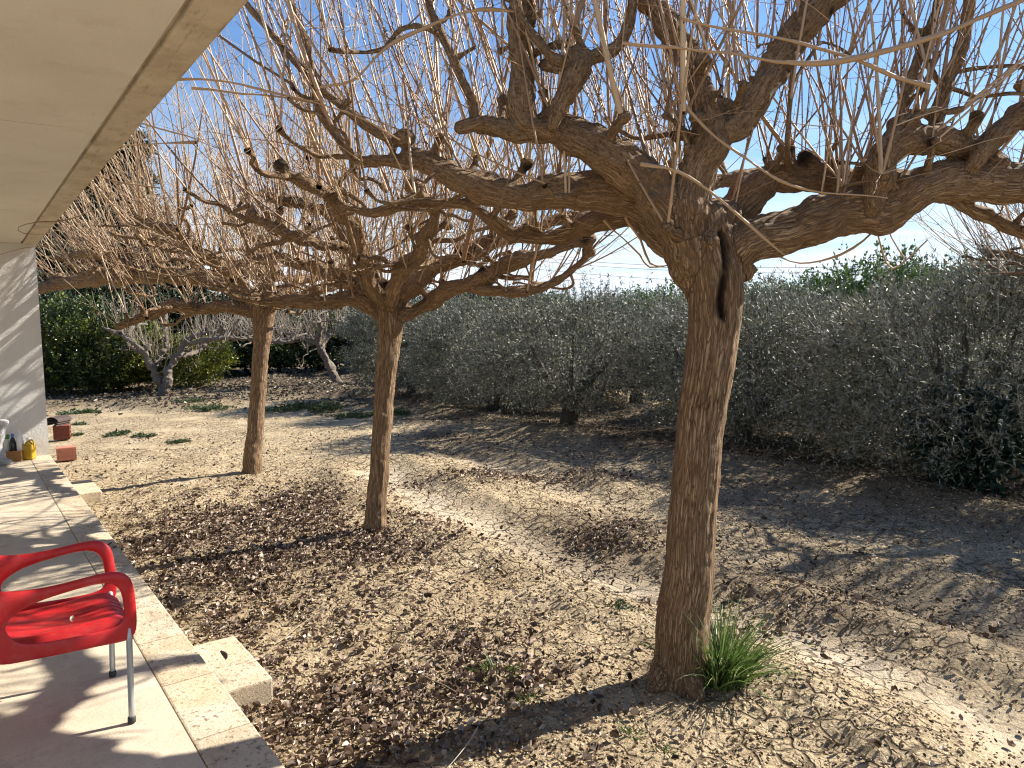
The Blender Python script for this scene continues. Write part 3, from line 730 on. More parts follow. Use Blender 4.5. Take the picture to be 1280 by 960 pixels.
a2([(490, 390, 12, 0), (505, 350, 9, .5), (540, 330, 8, 1.0), (575, 325, 6, 1.4)], L(6), .3, 9)
a2([(487, 390, 12, 0), (500, 345, 9, -.5), (530, 300, 9, -.9), (545, 262, 8, -1.2), (520, 240, 7, -1.4)], L(7), .3, 10)
a2([(487, 390, 12, 0), (460, 340, 9, -.5), (430, 270, 9, -1.0), (390, 235, 8, -1.4), (350, 215, 7, -1.6)], L(8), .3, 11)
a2([(425, 280, 8), (400, 262, 7), (360, 252, 6), (330, 245, 5)], L(3), .3, 12)
def end_knobs(s_, r=.075, seed=1):
    q = np.random.default_rng(seed)
    for P, Rd, part in list(s_.ch):
        if part[0] == 'trunk': continue
        s_.knob(P[-1]+np.array([0, 0, .03]), r*q.uniform(.8, 1.3), part)
        for _ in range(max(2, int(len(P)*.12))):
            k = q.integers(len(P)//3, len(P)-1); s_.knob(P[k]+np.array([q.normal(0, .02), q.normal(0, .02), Rd[k]*.8]), max(.03, Rd[k]*q.uniform(.6, 1.1)), part)
end_knobs(s2, .055, 2); gnarl(s2, 6, 1.2)
build_limbs(s2, t2, M_bark, .015, .006)
sub_branches(t2, s2, 62, 302, (.35, 1.0), (.012, .026))
crown_shoots(t2, s2, np.array([B2[0], Y2, 1.6]), 420, (.8, 1.9), (.005, .0105), 51, lean=.36, small=2600, frac_knob=.7)

# ---------------------------------------------------------------- third mulberry
B1 = G(314, 593); Y1 = B1[1]; print('tree1', B1)
t1 = empty('mulberry_tree', (0, 0, 0)); tag(t1, 'farthest and slimmest of the brown mulberries, on pale sand with branches reaching the wall', 'tree', 'bare pollarded mulberries beside the porch')
s1 = Skel()
def a1(lst, part, jit=.3, seed=0): return A_(lst, part, Y1, jit, seed, s1)
a1([(313, 604, 14), (315, 590, 12.5), (318, 550, 10.5), (322, 500, 10), (326, 440, 10.5), (329, 405, 13), (329, 383, 15)], TR, .08, 1)
a1([(325, 392, 12), (290, 385, 9), (250, 388, 8), (215, 385, 7), (180, 398, 6), (150, 408, 5)], L(1), .3, 2)
a1([(325, 390, 11), (280, 358, 9, .1), (230, 345, 8, .3), (190, 345, 8, .5), (140, 348, 8, .8), (95, 352, 7, 1.15), (55, 360, 7, 1.5), (35, 362, 6, 1.8)], L(2), .3, 3)
a1([(325, 388, 10), (300, 350, 8, .3), (262, 325, 7, .5), (220, 305, 6, .6), (185, 300, 5, .7)], L(3), .3, 4)
a1([(333, 388, 10), (360, 358, 8, .3), (395, 345, 7, .6), (430, 340, 6, .9)], L(4), .3, 5)
a1([(330, 385, 10), (340, 345, 8, -.4), (330, 310, 7, -.8), (300, 285, 7, -1.1), (285, 265, 6, -1.2)], L(5), .3, 6)
a1([(330, 385, 10), (300, 350, 8, -.6), (255, 315, 7, -1.1), (215, 290, 7, -1.5), (170, 275, 6, -1.7)], L(6), .3, 7)
a1([(335, 388, 9), (370, 372, 7, -.4), (410, 360, 6, -.7), (445, 355, 5, -.9)], L(7), .3, 8)
a1([(328, 385, 9), (330, 350, 8, .7), (310, 335, 7, 1.3), (290, 330, 6, 1.8)], L(8), .3, 9)
a1([(190, 345, 6, .5), (150, 325, 5, .6), (110, 315, 5, .9), (75, 322, 4, 1.3)], L(2), .35, 10)
end_knobs(s1, .06, 3); gnarl(s1, 7, 1.0)
build_limbs(s1, t1, M_bark, .02, .007)
sub_branches(t1, s1, 74, 303, (.4, 1.1), (.014, .030), xmin=-5.75)
crown_shoots(t1, s1, np.array([B1[0], Y1, 1.6]), 400, (.8, 2.1), (.006, .012), 61, lean=.42, small=3000, frac_knob=.7)
# a fourth tree beyond the right edge: its shoots enter the corner and its shade crosses the track
def move_tree(o, base, target, rz, sc=1.0):
    c_, s_ = math.cos(rz), math.sin(rz); bx, by = base[0]*sc, base[1]*sc
    return copy_tree(o, (target[0]-(c_*bx-s_*by), target[1]-(s_*bx+c_*by), 0), rz, sc)
o = move_tree(t2, B2, (6.6, 7.3), 2.2, .92)
tag(o, 'bare mulberry standing beyond the right edge, only its outer shoots show above the olives', 'tree', 'bare pollarded mulberries beside the porch')
# long shoots of this crown that reach in under the roof
for k, (pl, Ya) in enumerate([([(250, 175), (200, 160), (165, 148), (150, 138), (155, 141)], 5.0), ([(245, 178), (190, 180), (140, 185), (96, 200)], 5.2),
                              ([(200, 235), (150, 228), (115, 218), (95, 216), (84, 202)], 5.6), ([(120, 262), (80, 275), (45, 278), (23, 285), (30, 292), (60, 293)], 7.4), ([(60, 308), (30, 310), (0, 318)], 8.4)]):
    P, Rd = smooth_chain([PY(x, y, Ya+.1*i) for i, (x, y) in enumerate(pl)], np.linspace(.006, .003, len(pl)), .09, 1.6, k)
    long_shoot(P, np.abs(Rd), .25, t2)

# ---------------------------------------------------------------- pale bare trees at the back
def pale_tree(Bp, label, seed, limbs, h=.55):
    rt_ = empty('bare_tree'); tag(rt_, label, 'tree', 'pale grey bare trees at the far edge')
    s = Skel(); r = np.random.default_rng(seed)
    for k, (pts, rad, part) in enumerate(limbs): 
        P = [PY(x, y, Bp[1]+dy) for x, y, dy in pts]; s.add(P, [q_*.68 for q_ in rad], part, .45, .12, seed+k)
    end_knobs(s, .06, seed); gnarl(s, seed, 1.0)
    build_limbs(s, rt_, M_pale, .03, .012)
    sub_branches(rt_, s, 34, seed+20, (.5, 1.2), (.018, .035), M_pale)
    crown_shoots(rt_, s, np.array([Bp[0], Bp[1], .3]), 260, (.4, 1.1), (.007, .011), seed+9, mat=M_paleshoot, lean=.2, small=500)
    return rt_
Bp = G(203, 500)
pale_tree(Bp, 'pale grey bare tree with a forked V trunk in front of the yellow green shrubs', 100, [
    ([(203, 506, 0), (202, 490, 0), (197, 475, 0)], [.26, .22, .2], TR),
    ([(205, 495, 0), (209, 480, 0), (213, 462, .1), (222, 445, .2), (232, 430, .3), (250, 418, .4), (280, 412, .5)], [.17, .16, .14, .13, .12, .09, .07], L(1)),
    ([(197, 478, 0), (190, 462, -.1), (180, 445, -.2), (168, 430, -.3), (150, 418, -.3), (130, 410, -.3)], [.19, .16, .14, .12, .09, .06], L(2)),
    ([(190, 462, 0), (200, 445, .3), (208, 430, .5), (205, 410, .6), (208, 395, .7)], [.13, .12, .11, .1, .08], L(3)),
    ([(232, 430, .3), (262, 425, 0), (300, 422, -.2), (335, 427, -.4), (365, 428, -.5)], [.1, .1, .09, .08, .06], L(1)),
    ([(180, 445, -.2), (160, 428, .2), (165, 405, .5), (150, 392, .6)], [.1, .09, .08, .06], L(2)),
    ([(222, 445, .2), (245, 440, .8), (270, 420, 1.3), (300, 408, 1.6)], [.1, .09, .08, .06], L(1))])
Bp = G(426, 487)
pale_tree(Bp, 'pale bare tree leaning left behind the middle trunk, right of the forked one', 140, [
    ([(428, 492, 0), (424, 478, 0), (416, 460, 0)], [.26, .22, .2], TR),
    ([(416, 462, 0), (405, 445, 0), (396, 430, 0), (380, 420, .2), (362, 415, .3), (345, 408, .4)], [.2, .18, .15, .13, .1, .08], L(1)),
    ([(400, 440, 0), (410, 418, .3), (425, 402, .5), (440, 395, .6)], [.14, .12, .1, .07], L(2)),
    ([(396, 430, 0), (400, 408, -.3), (390, 392, -.4), (385, 382, -.4)], [.13, .11, .09, .07], L(1)),
    ([(380, 420, 0), (350, 425, -.4), (325, 420, -.7), (300, 415, -.9)], [.12, .1, .09, .06], L(1))])

# ---------------------------------------------------------------- foliage kits
def leaf_quads(C, D, Ln, Wd, seed, fold=0.0):
    r = np.random.default_rng(seed); n = len(C); D = D/np.linalg.norm(D, axis=1)[:, None]
    s = np.cross(D, r.normal(0, 1, (n, 3))); s /= np.linalg.norm(s, axis=1)[:, None]
    V = np.stack([C, C+D*(Ln*.45)[:, None]+s*(Wd*.5)[:, None], C+D*Ln[:, None], C+D*(Ln*.45)[:, None]-s*(Wd*.5)[:, None]], 1)
    b = np.arange(n)*4
    return V.reshape(-1, 3), np.stack([b, b+1, b+2, b+3], 1)
def crown_mesh(name, nspray, nleaf, a, b, h, z0, Ll, Wl, spray, seed, droop=.0, lumps=7, shell=.55, skirt=0.0):
    """sprays of leaves through a lumpy crown; a,b half widths, z0..z0+h"""
    r = np.random.default_rng(seed)
    d = r.normal(0, 1, (nspray*3, 3)); d /= np.linalg.norm(d, axis=1)[:, None]
    lum = r.normal(0, 1, (lumps*3, 3)); lum /= np.linalg.norm(lum, axis=1)[:, None]
    bulge = .78+.34*np.clip((d@lum.T-.72)/.28, 0, 1).max(1)
    gap = vnoise3(d*2.6+seed, seed)                      # thin spots
    keep = r.uniform(0, 1, len(d)) < np.clip((gap-.26)*3.4, .05, 1)
    d, bulge = d[keep][:nspray], bulge[keep][:nspray]
    nsp = n_up = int(len(d)*.06)                          # upright water shoots on the top
    n = len(d); rad = (shell+(1-shell)*r.uniform(0, 1, n)**.6)*bulge*r.uniform(.9, 1.06, n)
    c = d*rad[:, None]*np.array([a, b, h/2])+np.array([0, 0, z0+h/2])
    c[:, 2] = np.maximum(c[:, 2], z0*.4+r.uniform(0, .2, n))
    if skirt: c[:, 2] -= skirt*r.uniform(0, 1, n)*(d[:, 2] < .1)*np.hypot(c[:, 0]/a, c[:, 1]/b)
    c[:, 2] = np.maximum(c[:, 2], .06)
    ax = d*np.array([1, 1, .6])+np.array([0, 0, .45-droop])+r.normal(0, .45, (n, 3)); ax /= np.linalg.norm(ax, axis=1)[:, None]
    Ls = r.uniform(.6, 1.3, n)*spray
    ups = (d[:, 2] > .35) & (r.uniform(0, 1, n) < .16); ax[ups] = np.array([0, 0, 1])+r.normal(0, .16, (ups.sum(), 3)); Ls[ups] *= 1.6
    u = r.uniform(0, 1, (n, nleaf))
    C = c[:, None]+ax[:, None]*(u*Ls[:, None])[:, :, None] - np.array([0, 0, 1])*(droop*(u**2)*Ls[:, None])[:, :, None]*.7
    D = ax[:, None]*.8+r.normal(0, .55, (n, nleaf, 3))
    C = C.reshape(-1, 3); D = D.reshape(-1, 3); m = len(C)
    lf = np.repeat(r.uniform(.0, 1, n)**1.3*.62, nleaf)+r.uniform(0, .38, m)
    V, F = leaf_quads(C, D, r.uniform(*Ll, m), r.uniform(*Wl, m), seed+5)
    # the twigs that carry them
    tw = c+ax*Ls[:, None]; s = np.cross(ax, [0.1, .3, .9]); s /= np.linalg.norm(s, axis=1)[:, None]; s *= .003
    c2 = c-ax*.12
    TV = np.stack([c2-s, c2+s, tw+s*.5, tw-s*.5], 1).reshape(-1, 3); b0 = len(V)+np.arange(n)*4
    V = np.vstack([V, TV]); F = np.vstack([F, np.stack([b0, b0+1, b0+2, b0+3], 1)])
    return np_mesh(name, V, F, dict(tone=np.concatenate([np.repeat(lf, 4), np.full(4*n, -1.0)*0+0.02])))

M_olive = mat_leaf('olive_leaf', [(.018, .019, .009), (.05, .051, .025), (.105, .105, .058), (.20, .195, .125), (.38, .37, .28)], .55, (.27, .27, .21), .3, trans=.1)
M_citrus = mat_leaf('citrus_leaf', [(.02, .04, .01), (.045, .085, .018), (.08, .14, .025), (.13, .2, .035)], .35, (.10, .16, .04), .5, trans=.2)
M_yellow = mat_leaf('yellow_leaf', [(.02, .03, .008), (.07, .09, .016), (.20, .22, .03), (.38, .35, .055)], .4, None, .4, trans=.25)
M_dark = mat_leaf('dark_leaf', [(.008, .014, .006), (.018, .032, .012), (.03, .05, .018), (.05, .075, .03)], .5, None, .4)
M_conif = mat_leaf('conifer_leaf', [(.010, .018, .010), (.02, .034, .016), (.035, .055, .024), (.06, .08, .04)], .6, None, .3)
M_darkbark = mat_simple('dark_bark', (.07, .052, .038), .9, .4, 20, .2, bump=.01, bscale=40)

def trunk_part(root, specs, mat, voxel=.02, seed=0):
    s = Skel()
    for k, (pts, rad, part) in enumerate(specs): s.add(pts, rad, part, .3, .08, seed+k)
    return build_limbs(s, root, mat, voxel, .008, ks=.2)

def make_olive(seed, a, b, h, z0, nspray, skirt=.2):
    root = empty('olive_tree'); r = np.random.default_rng(seed)
    specs = [([(0, 0, -.1), (.03, .02, .2), (.0, .03, .42)], [.19, .14, .13], TR)]
    for k in range(5):
        an = k*1.26+r.uniform(-.3, .3); l = r.uniform(.7, 1.1)
        specs.append(([(0, .02, .35), (math.cos(an)*.35, math.sin(an)*.35, .75), (math.cos(an)*l*.8, math.sin(an)*l*.8, 1.15), (math.cos(an)*l*1.2, math.sin(an)*l*1.2, 1.75)], [.09, .065, .04, .02], L(1+k)))
    trunk_part(root, specs, M_obark, .025, seed)
    link('crown', crown_mesh('olive_crown', nspray, 14, a, b, h, z0, (.045, .08), (.011, .018), .33, seed+3, droop=.3, shell=.4, skirt=skirt, lumps=9), M_olive, root, smooth=False)
    return root
ol_lab = ['grey green olive tree at the right edge with drooping branches and a leaning stem', 'dense silvery olive tree just right of the nearest mulberry trunk',
          'silvery olive tree with a short dark trunk between the middle and nearest mulberries', 'small olive tree in the gap right of the middle mulberry', 'darker olive tree close behind the middle mulberry trunk, farthest of the front row']
OG = 'olive trees in the row behind the mulberries'
protos = [make_olive(200, 1.85, 1.85, 1.98, .32, 4600, .5), make_olive(230, 1.75, 1.7, 1.9, .4, 4200, .45), make_olive(260, 1.55, 1.75, 1.8, .5, 3800, .2)]
osp = [(OLIVES[0]+np.array([.45, .25, 0]), 0, .4, (1.0, 1.0, 1.05)), (OLIVES[1]+np.array([.1, .35, 0]), 1, 1.5, (1.0, 1.0, 1.02)), (OLIVES[2], 2, 2.2, (1, 1, 1.0)), (OLIVES[3]+np.array([.3, .3, 0]), 0, 3.1, (.95, .95, 1.0)), (OLIVES[4], 1, 4.4, (.95, .95, 1.0))]
used = set()
for k, (p, v, rz, sc) in enumerate(osp):
    loc = (p[0], p[1], gz(p[0], p[1]))
    if v not in used: o = protos[v]; used.add(v); o.location = loc; o.rotation_euler.z = rz; o.scale = sc
    else: o = copy_tree(protos[v], loc, rz, sc)
    tag(o, ol_lab[k], 'olive tree', OG)
# the row goes on out of frame to the right: its shade falls into the picture
p = OLIVES[0]+np.array([2.35, -2.45, 0])
o = copy_tree(protos[2], (p[0], p[1], gz(p[0], p[1])), 1.2, (.88, .88, .95)); tag(o, 'olive tree standing just outside the right edge whose shadow falls on the track', 'olive tree', OG)
back = [(6.9, 11.6), (4.9, 14.4), (2.9, 17.2), (.9, 20.2), (-1.2, 23.3), (9.2, 8.9), (11.4, 12.5), (9.3, 15.5)]
bl = ['olive tree in the back row behind the gap right of the nearest trunk', 'back row olive whose top shows left of the nearest trunk', 'back row olive showing between two front row crowns', 'back row olive half hidden left of the short dark trunk', 'farthest back row olive beside the leaning pale tree',
      'olive at the right edge, behind the front olive', 'olive of the third row at the far right', 'olive of the third row behind the right hand gap']
for k, (x, y) in enumerate(back):
    o = copy_tree(protos[k % 3], (x, y, gz(x, y)), k*1.3, (1, 1, random.uniform(.98, 1.08))); tag(o, bl[k], 'olive tree', 'olive trees in the rows farther back')

# citrus and shrubs
def make_bush(name, mat, seed, a, h, n, Ll=(.07, .11), Wl=(.035, .055), z0=.25, spray=.3, nl=10, shell=.5):
    root = empty(name); 
    specs = [([(0, 0, -.1), (.02, 0, .4), (0, .02, .8*h*.6)], [.09, .075, .05], TR), ([(0, 0, .4), (.4, .1, .9), (.7, .2, h*.6)], [.05, .04, .02], L(1)), ([(0, 0, .45), (-.4, .2, .9), (-.6, .3, h*.6)], [.05, .04, .02], L(2))]
    s = Skel()
    for k, (pts, rad, part) in enumerate(specs): s.add(pts, rad, ('trunk', 0), .2, .15, seed+k)
    build_limbs(s, root, M_obark, .035, .008)
    link('crown', crown_mesh(name+'_crown', n, nl, a, a*.95, h, z0, Ll, Wl, spray, seed, shell=shell), mat, root, smooth=False); return root
cit = make_bush('citrus_tree', M_citrus, 300, 1.7, 2.9, 2200)
# green tops above the olive row on the right
spots = [(1105, 348, 17, 'bright green citrus tree poking above the olives right of centre'), (1010, 362, 19, 'citrus top just right of the nearest mulberry trunk'), (1055, 366, 21, 'low citrus top between two others above the olives'), (950, 368, 22, 'green citrus top beside the nearest trunk, right side'),
         (840, 370, 23, 'green citrus top touching the left side of the nearest trunk'), (790, 376, 26, 'faint citrus top left of the nearest trunk'), (1160, 352, 18, 'citrus top right of the tallest green one'), (1215, 345, 17, 'citrus top above the right hand olive'), (1270, 345, 17, 'citrus top at the right edge of the photo'),
         (700, 380, 28, 'low citrus top above the short trunked olive'), (610, 386, 30, 'distant citrus top right of the middle mulberry'), (540, 388, 31, 'distant citrus top next to the middle mulberry fork')]
first = True
for k, (x, y, Y, lab) in enumerate(spots):
    p = PY(x, y, Y); sc = (p[2])/2.95*(1.08 if k == 0 else 1.0)
    if first: o = cit; o.location = (p[0], p[1], 0); o.scale = (sc,)*3; first = False
    else: o = copy_tree(cit, (p[0], p[1], 0), k*1.7, (1.15, 1.15, sc))
    tag(o, lab, 'citrus tree', 'citrus trees beyond the olives')
# left background
shr = make_bush('shrub', M_yellow, 330, 1.6, 2.0, 2600, (.06, .1), (.03, .05), .15)
M_mixed = mat_leaf('mixed_leaf', [(.008, .014, .005), (.02, .034, .009), (.045, .07, .016), (.10, .14, .025), (.30, .30, .06)], .4, None, .5, trans=.15)
gsh = make_bush('shrub', M_mixed, 350, 1.7, 2.3, 2600, (.06, .1), (.03, .05), .1)
dsh = make_bush('dark_shrub', M_dark, 370, 2.2, 2.7, 2600, (.09, .15), (.045, .075), .1, shell=.3)
g1 = 'green and yellow shrubs behind the sandy yard'
def place(o, px, Y, rz, sc, lab, cat, grp, cp=True, z=0.0):
    p = PY(px, 480, Y); loc = (p[0], p[1], gz(p[0], p[1])+z)
    if cp: o = copy_tree(o, loc, rz, sc)
    else: o.location = loc; o.rotation_euler.z = rz; o.scale = sc if isinstance(sc, tuple) else (sc,)*3
    return tag(o, lab, cat, grp)
place(shr, 150, 21.8, 0, (1.0, 1.0, .95), 'yellow tinged shrub left of the forked pale trunk', 'shrub', g1, False)
place(shr, 238, 22.8, 2, (.8, .8, .72), 'small yellow shrub right of the forked pale trunk', 'shrub', g1)
place(gsh, 85, 20.8, 0, (1.05, 1.05, 1.1), 'green shrub beside the white wall end', 'shrub', g1, False)
place(gsh, 122, 21.0, 1, (.8, .8, .7), 'low green shrub under the yellow tinged one', 'shrub', g1)
place(gsh, 350, 28.5, 2.5, (1.1, 1.1, 1.0), 'green shrub just right of the farthest mulberry trunk', 'shrub', g1)
place(gsh, 455, 29, 3.7, (1.2, 1.1, 1.05), 'green shrub right behind the leaning pale tree', 'shrub', g1)
g2 = 'dark shrubs closing the garden at the back'
dl = ['dark shrub in the deep shade right of the yellow shrub', 'dark shrub behind the farthest mulberry trunk', 'dark shrub behind the leaning pale tree', 'dark shrub behind the shrubs by the wall', 'dark shrub behind the forked pale trunk', 'dark shrub filling the gap behind the middle mulberry', 'dark shrub at the far end of the olive row', 'dark shrub beyond the back olives', 'dark shrub behind the wall end']
for k, (px, Y, s_) in enumerate([(275, 28, 1.0), (325, 30, 1.0), (400, 30.5, 1.0), (110, 25, 1.15), (190, 27, 1.1), (480, 32, 1.05), (570, 33, 1.1), (650, 34, 1.1), (45, 24, 1.2)]):
    place(dsh, px, Y, k*1.1, (s_*1.2, s_, s_), dl[k], 'shrub', g2, k > 0)

# tall conifers behind the wall
def make_conifer(seed, h, a, n):
    root = empty('conifer_tree'); r = np.random.default_rng(seed)
    s = Skel(); s.add([(0, 0, -.1), (.05, 0, h*.5), (0, .05, h*.95)], [.24, .15, .04], TR, .05, .3); build_limbs(s, root, M_obark, .05, .01)
    # layered boughs
    z = h*(.06+.92*r.uniform(0, 1, n)**.85); tier = .75+.25*np.sin(z*5.2+r.uniform(0, .8, n)); an = r.uniform(0, 6.283, n)
    prof = a*np.clip(1.08-(z/h), .03, 1)**.65*tier*(.8+.35*np.sin(an*3+z*1.3)); u = r.uniform(.25, 1, n)**.6
    c = np.stack([np.cos(an)*prof*u, np.sin(an)*prof*u, z+.25*u*r.uniform(-1, .6, n)], 1)
    m = 12; ax = np.stack([np.cos(an), np.sin(an), r.uniform(-.5, .5, n)], 1); C = c[:, None]+ax[:, None]*r.uniform(0, .45, (n, m))[:, :, None]
    D = ax[:, None]+r.normal(0, .5, (n, m, 3)); C = C.reshape(-1, 3); D = D.reshape(-1, 3)
    V, F = leaf_quads(C, D, r.uniform(.12, .24, n*m), r.uniform(.03, .06, n*m), seed)
    link('crown', np_mesh('conifer_crown', V, F, dict(tone=np.repeat(np.repeat(r.uniform(0, 1, n), m)*.6+r.uniform(0, .4, n*m), 4))), M_conif, root, smooth=False)
    return root
con = make_conifer(400, 9.4, 2.8, 7000)
g3 = 'tall dark conifers behind the wall'
place(con, 165, 28, 0, (1.0, 1.0, 1.0), 'tallest dark conifer, its tip against the blue sky beside the roof edge', 'conifer', g3, False)
place(con, 105, 27, 1.5, (1.15, 1.15, .95), 'dark conifer behind the left end of the bare branches', 'conifer', g3)
place(con, 55, 26, 3.0, (1.2, 1.2, .9), 'dark conifer right behind the wall corner', 'conifer', g3)
place(con, 205, 30, 4.2, (.75, .75, .62), 'shorter conifer right of the tallest one', 'conifer', g3)
place(con, 235, 31, .7, (.8, .8, .5), 'lowest dark conifer behind the crown of the farthest mulberry', 'conifer', g3)
place(con, 135, 30, 2.7, (1.0, 1.0, .82), 'dark conifer filling the space left of the tallest one', 'conifer', g3)
place(con, 15, 27, 5.2, (1.3, 1.3, .9), 'dark conifer hidden behind the wall', 'conifer', g3)

# dark ivy clump and stake by the right hand olive
ivy = make_bush('ivy_shrub', mat_leaf('ivy_leaf', [(.012, .03, .016), (.02, .055, .03), (.035, .08, .045)], .35, None, .5), 420, .48, .95, 900, (.05, .09), (.03, .05), .02, .16, 10, .4)
p = G(1228, 622); ivy.location = (p[0], p[1]+.3, gz(p[0], p[1])); tag(ivy, 'dark green leafy shrub growing low under the right hand olive tree', 'shrub')
bm = bmesh.new(); P, Rd = smooth_chain([(0, 0, -.05), (.01, 0, .2), (.0, .01, .42)], [.035, .033, .03], .05, .1, 3)
V, F, Cp = tube_geo(P, Rd, 8); me = bpy.data.meshes.new('stake'); me.from_pydata([tuple(v) for v in V], [], [tuple(f) for f in F]+Cp)
p = G(1263, 608); tag(link('wooden_stake', me, mat_simple('stake_wood', (.33, .2, .13), .8, .2, 30, .2), loc=(p[0], p[1], gz(p[0], p[1]))), 'short brown wooden stake under the olive at the right edge', 'stake')

# leaning bare stem inside the right olive, seen from outside
# ---------------------------------------------------------------- grass tuft and weeds
def blades(n, rad, hr, seed, wd=.006, spread=.5, K=6):
    r = np.random.default_rng(seed); a = r.uniform(0, 6.283, n); q = rad*r.uniform(0, 1, n)**.6
    p = np.stack([np.cos(a)*q, np.sin(a)*q, np.zeros(n)], 1); h = r.uniform(*hr, n)*(1-.4*q/rad)
    d = np.stack([np.cos(a)*spread*q/rad, np.sin(a)*spread*q/rad, np.ones(n)], 1)+r.normal(0, .30, (n, 3)); d /= np.linalg.norm(d, axis=1)[:, None]
    s = np.cross(d, r.normal(0, 1, (n, 3))); s /= np.linalg.norm(s, axis=1)[:, None]
    bend = np.stack([np.cos(a), np.sin(a), -r.uniform(.3, 1.2, n)], 1)*r.uniform(.2, 1.1, n)[:, None]
    V = []
    for k in range(K):
        u = k/(K-1); c = p+d*(h*u)[:, None]+bend*(h*.45*u**2.2)[:, None]; wv = wd*(1-u**1.5)*.5+.0004
        V += [c-s*wv, c+s*wv]
    V = np.array(V).transpose(1, 0, 2); b = (np.arange(n)*2*K)[:, None]; k = (np.arange(K-1)*2)[None]
    F = np.stack([b+k, b+k+1, b+k+3, b+k+2], 2).reshape(-1, 4)
    return V.reshape(-1, 3), F, np.repeat(r.uniform(0, 1, n), 2*K)
M_grass = mat_leaf('grass_blade', [(.03, .06, .015), (.065, .12, .025), (.12, .19, .045), (.2, .26, .08), (.48, .44, .27)], .5, None, .4, trans=.3)
gt = empty('grass_tuft'); p = G(912, 866); gt.location = (p[0]-.035, p[1]+.06, gz(p[0], p[1])-.01)
V, F, T = blades(760, .125, (.12, .66), 1, .0075, .3); link('blades', np_mesh('tuft_blades', V, F, dict(tone=T*.8)), M_grass, gt, smooth=False)
V, F, T = blades(40, .13, (.4, .75), 2, .006, .8); V2, F2 = V, F; link('seed_stalks', np_mesh('tuft_stalks', V, F, dict(tone=.55+T*.45)), M_grass, gt, smooth=False)
tag(gt, 'thick tuft of green grass growing against the foot of the nearest trunk', 'grass tuft')
V, F, T = blades(90, .09, (.05, .14), 5, .006, 1.3); wd1 = link('weed_clump', np_mesh('weed', V, F, dict(tone=T*.7)), M_grass, smooth=False)
def leafy(seed, n, rad, h):
    r = np.random.default_rng(seed); nc = max(5, n//90); ca = r.uniform(0, 6.283, nc); cq = rad*r.uniform(0, 1, nc)**.75; ch_ = r.uniform(.35, 1.3, nc); cr_ = r.uniform(.05, .17, nc)*(rad/.32)**.35
    ci = r.integers(0, nc, n); a = r.uniform(0, 6.283, n); lr_ = cr_[ci]*r.uniform(0, 1, n)**.6
    C = np.stack([np.cos(ca[ci])*cq[ci]+np.cos(a)*lr_, np.sin(ca[ci])*cq[ci]*.7+np.sin(a)*lr_, r.uniform(.0, h, n)*ch_[ci]*(1-.7*lr_/cr_[ci])], 1); D = np.stack([np.cos(a), np.sin(a), r.uniform(0, 1.2, n)], 1)+r.normal(0, .5, (n, 3))
    V, F = leaf_quads(C, D, r.uniform(.05, .11, n), r.uniform(.025, .05, n), seed); return np_mesh('leafy_weed', V, F, dict(tone=np.repeat(r.uniform(0, .75, n), 4)))
M_weed = mat_leaf('weed_leaf', [(.03, .05, .015), (.07, .10, .035), (.15, .18, .07)], .6, None, .4, trans=.2)
wd2 = link('weed_patch', leafy(7, 420, .32, .16), M_weed, smooth=False)
wd3 = link('weed_patch', leafy(8, 2600, 1.05, .24), M_weed, smooth=False)
WG = 'small green weeds on the clay'
wl = [(620, 852, 1.1, 'grassy weed sprig left of the nearest trunk'), (660, 888, .7, 'tiny weed just below the sprig left of the nearest trunk'), (787, 925, .6, 'tiny weed in the cracked clay below the trunk shadow'), (830, 945, .5, 'tiny weed sprout at the bottom edge')]
for k, (x, y, s_, lab) in enumerate(wl):
    q = G(x, y); 
    if k == 0: o = wd1
    else: o = wd1.copy(); COL.objects.link(o)
    o.location = (q[0], q[1], gz(q[0], q[1])-.005); o.scale = (s_,)*3; o.rotation_euler.z = k; tag(o, lab, 'weed', WG)
wl = [(385, 514, 3.2, 'widest dark green weed patch left of the middle trunk'), (505, 518, 1.6, 'weed patch at the shaded foot of the farthest olive'), (262, 512, 2.0, 'green weeds behind the pale sand left of the farthest mulberry'), (235, 509, 1.5, 'green weeds below the forked pale tree'), (100, 517, 1.3, 'dark weeds near the wall end on brown soil'),
      (150, 545, .75, 'small weed on the sand right of the bricks'), (180, 547, .6, 'smallest weed in the sandy yard'), (221, 552, .6, 'weed on the sand between the bricks and the farthest mulberry'), (95, 532, .7, 'weed sprig beside the terracotta blocks'), (440, 522, 2.0, 'shaded weed patch touching the left side of the middle trunk'), (777, 770, .33, 'small rosette weed left of the nearest trunk'), (88, 546, .6, 'weed sprig close to the lower terracotta block')]
for k, (x, y, s_, lab) in enumerate(wl):
    q = G(x, y)
    big = s_ > 1.2
    if k == 0: o = wd3
    elif k == 4: o = wd2; big = False
    else: o = (wd3 if big else wd2).copy(); COL.objects.link(o)
    if big: s_ /= 3.2
    o.location = (q[0], q[1], gz(q[0], q[1])-.01); o.scale = (s_, s_, s_*.8); o.rotation_euler.z = k*1.3; tag(o, lab, 'weed', 'leafy weeds across the yard')
# fallen twigs
r = np.random.default_rng(91); n = 420
q = scatter(n, -4.5, 8, 2.4, 18, lambda x, y: np.clip(.1+olive_soil(x, y)*.8+litter(x, y)*.4, 0, 1), 92); n = len(q)
an = r.uniform(0, 6.283, n); me, *_ = shoots_mesh('twigs', np.column_stack([q, height(q[:, 0], q[:, 1])+.015]), np.stack([np.cos(an), np.sin(an), r.normal(0, .06, n)], 1), r.uniform(.12, .6, n), r.uniform(.002, .005, n), K=6, S=4, seed=93, wig=.12, up=0)
tag(link('fallen_twigs', me, M_paleshoot), 'thin dry twigs dropped on the soil and litter', 'fallen twigs', kind='stuff')

